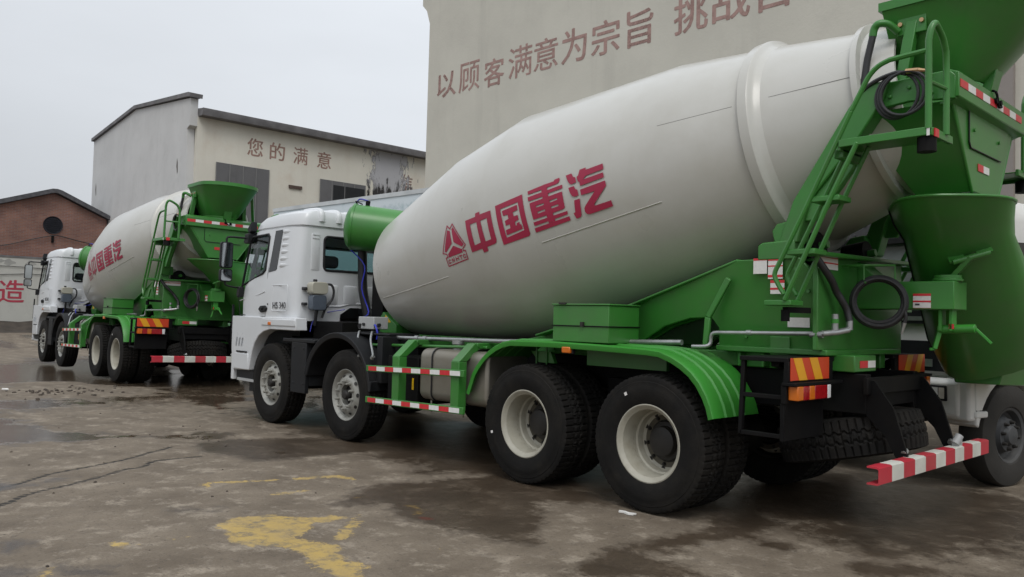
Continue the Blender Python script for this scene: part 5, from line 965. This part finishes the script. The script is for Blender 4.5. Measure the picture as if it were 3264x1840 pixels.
# bare tree tips behind the brick roof
tr = empty('bare_tree', (50, -1.6, 0)); tag(tr, 'bare leafless tree whose twig tips rise above the brick roof', 'tree')
q = MB(); q.tube([(50, -1.6, 0), (50.1, -1.6, 3), (50, -1.55, 5.5)], [.18, .14, .08], 8); q.build('trunk', mat('bark', (.06, .05, .045), .9), tr)
q = MB(); rg = random.Random(11)
for k in range(26):
    a = rg.uniform(-.9, .9); l = rg.uniform(1.2, 2.6); p0 = Vector((50, -1.55, rg.uniform(4.6, 5.5))); d_ = Vector((rg.uniform(-.3, .3), a, 1)).normalized(); p1 = p0+d_*l*.5+Vector((0, rg.uniform(-.1, .1), 0)); p2 = p0+d_*l+Vector((0, rg.uniform(-.25, .25), 0)); q.tube([p0, p1, p2], [.03, .018, .006], 5)
q.build('crown', MATS['bark'], tr)

# ================================================================== box truck with a pale printed body, behind the near mixer
def print_mat():
    m = bpy.data.materials.new('printed_panel'); m.use_nodes = True; t = m.node_tree; n = t.nodes; L = t.links.new; b = n['Principled BSDF']; b.inputs['Roughness'].default_value = .45
    tc = n.new('ShaderNodeTexCoord'); sp = n.new('ShaderNodeSeparateXYZ'); L(tc.outputs['Object'], sp.inputs[0])
    z = n.new('ShaderNodeTexNoise'); z.inputs['Scale'].default_value = 1.3; z.inputs['Detail'].default_value = 9; z.inputs['Roughness'].default_value = .68; L(tc.outputs['Object'], z.inputs['Vector'])
    g = n.new('ShaderNodeMapRange'); g.inputs[1].default_value = 3.95; g.inputs[2].default_value = 2.9; g.inputs[3].default_value = -.22; g.inputs[4].default_value = .16; L(sp.outputs[2], g.inputs[0])
    s_ = n.new('ShaderNodeMath'); s_.operation = 'ADD'; L(z.outputs[0], s_.inputs[0]); L(g.outputs[0], s_.inputs[1])
    cr = n.new('ShaderNodeValToRGB'); e = cr.color_ramp.elements; e[0].position = .40; e[0].color = (.66, .72, .76, 1); e[1].position = .58; e[1].color = (.22, .36, .38, 1); L(s_.outputs[0], cr.inputs[0]); L(cr.outputs[0], b.inputs['Base Color']); return m
bt = empty('box_truck', (9.5, -4.6, 0), (0, 0, R(4.9))); tag(bt, 'tall box truck with pale blue body printed with faded trees', 'truck')
q = MB(); q.box(-4.0, 5.25, -1.2, 1.2, 1.05, 4.0); bo = q.build('cargo_body', print_mat(), bt)
q = MB(); q.box(-4.02, 5.27, -1.22, 1.22, 3.93, 4.02); q.box(-4.02, 5.27, -1.215, 1.215, 1.0, 1.10); q.build('body_rail', mat('pale_rail', (.55, .57, .58), .4), bo)
q = MB(); q.loft([[(x, y, z) for x, y in rrect(5.5, 7.2, -1.15, 1.15, .2)] for z in (.9, 1.8)]+[[(x, y, z) for x, y in rrect(5.5, 6.95, -1.05, 1.05, .2)] for z in (2.85, 3.0)]); cbt = q.build('cab', CABW, bt, ang=30)
q = MB(); q.prism([(5.9, 1.95), (6.9, 1.85), (6.75, 2.7), (5.9, 2.72)], 1.12, 1.16); q.build('side_window', BLKG, cbt); q = MB(); q.prism([(5.9, 1.95), (6.9, 1.85), (6.75, 2.7), (5.9, 2.72)], -1.16, -1.12); q.build('side_window', BLKG, cbt)
q = MB(); q.box(-3.8, 6.9, -.45, .45, .7, 1.0); q.build('chassis_frame', BLKM, bt)
for x in (-2.4, 6.3):
    for s in (-1, 1): wheel(bt, x, s*.95, .45, s, True, sc=.84)

# ================================================================== mixer trucks
near = mixer_truck(); near['label'] = 'near green and white concrete mixer truck, tail towards the right edge'; near['category'] = 'mixer truck'; near['group'] = 'green and white mixer trucks'
far_ = copy_tree(near); far_.location = (12.509, .021, .05); far_.rotation_euler = (.0207, -.0046, -.0296)
far_['label'] = 'farther green and white concrete mixer truck, parked ahead beside the brick building'

# ================================================================== white truck parked nose-on behind the near mixer's tail
h = R(78); wt_ = empty('white_truck', (-1.35, -2.45, 0), (0, 0, h)); tag(wt_, 'small white truck parked nose-on behind the swung green chute', 'truck')
DUSTG = mat('dusty_grey_rim', (.055, .058, .062), .6, var=.2, scale=8, dirt=(.11, .10, .085), dirt_amt=.5)
DUSTT = mat('dusty_tyre', (.030, .028, .025), .85, var=.25, scale=5, bump=.1)
def small_wheel(x, y, s):
    wv = empty('wheel', (x, y, .475), (0, .2, 0 if s > 0 else math.pi)); wv.parent = wt_
    q = MB(); q.lathe([(-.10, .25), (-.12, .27), (-.13, .34), (-.125, .42), (-.11, .465), (-.08, .475), (.08, .475), (.11, .465), (.125, .42), (.13, .34), (.12, .27), (.10, .25)], (0, 0, 0), (0, 1, 0), (1, 0, 0), 64); q.build('tyre', DUSTT, wv, ang=30)
    q = MB(); q.lathe([(.10, .258), (.112, .258), (.10, .235), (.04, .22), (.02, .19), (.05, .165), (.10, .15), (.105, .10), (.14, .08), (.15, 0)], (0, 0, 0), (0, 1, 0), (1, 0, 0), 36); nuts(q, .125, .10, .14, .016, 8, 1); q.build('rim', [DUSTG, HUB], wv, ang=35)
for x in (0, -3.3):
    for s, y in ((1, 0), (-1, -1.85)): small_wheel(x, y, s)
q = MB()
ringc = lambda xf, xr, y0, y1, z: [(x, y, z) for x, y in rrect(xr, xf, y0, y1, .16, 4)]
q.loft([ringc(.60, -1.25, -1.98, .13, .98), ringc(.60, -1.25, -1.98, .13, 1.55), ringc(.56, -1.25, -1.97, .12, 1.75), ringc(.50, -1.25, -1.93, .08, 2.32), ringc(.55, -1.25, -1.93, .09, 2.50), ringc(.52, -1.25, -1.92, .08, 2.58), ringc(.35, -1.2, -1.85, .0, 2.70), ringc(.1, -1.1, -1.6, -.2, 2.77)]); c3 = q.build('cab', mat('old_white_paint', (.76, .76, .74), .4, var=.04, dirt=(.5, .48, .44), dirt_amt=.3), wt_, ang=30)
q = MB(); q.loft([[(.607, y, z) for y, z in rrect(-1.80, -.06, 1.80, 1.81, .004)], [(.53, y, z) for y, z in rrect(-1.76, -.10, 2.29, 2.30, .004)], [(.50, y, z) for y, z in rrect(-1.76, -.10, 2.29, 2.30, .004)], [(.55, y, z) for y, z in rrect(-1.80, -.06, 1.80, 1.81, .004)]]); q.build('windscreen', mat('screen_glass', (.16, .18, .18), .06, spec=.8), c3)
q = MB(); q.box(.54, .60, -1.9, .05, 2.36, 2.52); 
for y in (-1.12, -1.0, -.3): q.cyl((.60, y, 2.49), (.61, y, 2.49), .014, 8); q.cyl((.60, y, 2.40), (.61, y, 2.40), .014, 8)
vz = q.build('roof_visor', mat('dark_visor', (.075, .075, .08), .5), c3)
for y0, y1 in ((.105, .135), (-1.985, -1.955)):
    g = MB(); g.prism([(.46, 1.62), (.42, 2.28), (-.35, 2.30), (-.38, 1.60)], y0-.02, y1-.0); g.build('side_window', BLKG, c3)
    g = MB(); g.tube([(.52, (y0+y1)/2+.0, 1.05), (.50, (y0+y1)/2, 1.55)], .02, 6); g.tube([(-.46, (y0+y1)/2, 1.02), (-.46, (y0+y1)/2, 2.35)], .02, 6); g.box(-.40, -.26, y0, y1+.02, 1.44, 1.48); g.build('door_trim', BLK, c3)
put_text('fleet_number', '07', .085, .17, (.603, -.66, 2.435), (0, 1, 0), (0, 0, 1), STK, c3, .01, .003)
q = MB(); q.box(.53, .60, -1.85, 0, 2.29, 2.36); q.box(.605, .64, -1.6, -.3, 1.50, 1.72); q.box(.61, .65, -1.85, .0, 1.06, 1.34); q.box(.60, .66, -1.70, -.35, .70, .93)
for y in (-1.3, -.7): q.tube([(.62, y, 1.78), (.60, y-.25, 2.05), (.59, y-.28, 2.2)], .01, 6)
q.build('black_trim', BLK, c3)
q = MB(); q.box(.58, .645, -1.9, .05, 1.53, 1.57); q.box(.56, .66, -1.60, -.25, 1.10, 1.17); q.build('bright_strip', ZINC, c3)
q = MB(); pr_ = [(.60, .62), (.72, .66), (.74, .98), (.60, 1.01)]; q.prism(pr_, -1.98, .04); q.box(.48, .70, -.12, .12, .63, 1.0); bm3 = q.build('bumper', MATS['old_white_paint'], wt_, bevel=.03)
for s, a, b in ((1, -.30, -.06), (-1, -1.80, -1.56)):
    q = MB(); q.box(.72, .748, a, b, .80, .94); hl = q.build('headlight', BLK, wt_, bevel=.008); q = MB(); q.box(.745, .753, a+.03, a+.16, .82, .92); q.build('lamp_glass', CLR, hl); q = MB(); q.box(.745, .753, a+.17, b-.02, .82, .92); q.build('indicator_lens', mat('pale_lens', (.6, .55, .5), .2), hl)
for s, y0, y1 in ((1, -.14, .13), (-1, -1.98, -1.72)):
    q = MB(); arc = [(.56*math.cos(R(a)), .475+.54*math.sin(R(a))) for a in range(10, 171, 10)]; arc2 = [(x, z) for x, z in arc]; out_ = [(.56, 1.0), (-.56, 1.0)] 
    q.prism(arc+[(-.66, .57), (-.66, 1.02), (.62, 1.02), (.60, .60)], y0, y1); q.box(.42, .62, y0, y1+.01, .66, .72); q.build('front_fender', MATS['old_white_paint'], wt_, bevel=.015)
    q = MB(); q.box(.44, .60, y0+.02, y1, .722, .73); q.box(.40, .62, y0, y1-.02, .90, .93); q.build('step_tread', BLK, wt_)
q = MB(); q.box(-5.4, .4, -1.35, -.5, .55, .85); q.build('chassis_frame', BLKM, wt_)
q = MB(); q.box(-5.6, -1.45, -2.0, .12, .95, 1.05); q.box(-5.6, -1.45, .07, .12, 1.05, 1.55); q.box(-5.6, -1.45, -2.0, -1.95, 1.05, 1.55); q.box(-1.5, -1.45, -1.95, .07, 1.05, 1.6); q.box(-5.6, -5.55, -1.95, .07, 1.05, 1.55); q.build('cargo_bed', mat('bed_blue', (.10, .15, .20), .6), wt_)

# ================================================================== small things on the ground
q = MB(); q.prism([(-.07, -.02), (-.02, .0), (.03, -.012), (.075, .0), (.06, .03), (.02, .018), (-.03, .035), (-.065, .02)], .0, .012, 'z'); o = q.build('paper_scrap', BRUSH); o.location = (.08, 1.31, .004); tag(o, 'small torn white paper scrap lying in front of the rearmost wheel', 'litter')
q = MB(); q.prism([(-.1, -.03), (.05, -.05), (.12, .02), (.0, .05)], 0, .02, 'z'); o = q.build('paper_scrap', BRUSH); o.location = (11.9, 3.1, .055); tag(o, 'pale flat scrap lying among the rubble at the left edge', 'litter')
rg = random.Random(5); q = MB()
for k in range(110):
    if k < 60: x, y = rg.gauss(11.2, .4), rg.gauss(2.35, .5)
    elif k < 85: x, y = rg.uniform(1, 9), rg.uniform(2.2, 5.2)
    else: x, y = rg.gauss(5.2, .5), rg.gauss(2.4, .25)
    r_ = rg.uniform(.012, .034)*(1 if k < 60 else .45); z = float(rise(x)); n_ = 6; a0 = rg.random()
    rings = [[(x+r_*s_*math.cos(a0+2*math.pi*j/n_)*rg.uniform(.7, 1.2), y+r_*s_*math.sin(a0+2*math.pi*j/n_)*rg.uniform(.7, 1.2), z+r_*hh) for j in range(n_)] for s_, hh in ((1, -.1), (.9, .5), (.4, .85))]; q.loft(rings)
o = q.build('rubble', mat('dark_rubble', (.075, .06, .048), .9, var=.4, scale=5), ang=20); tag(o, kind='stuff')
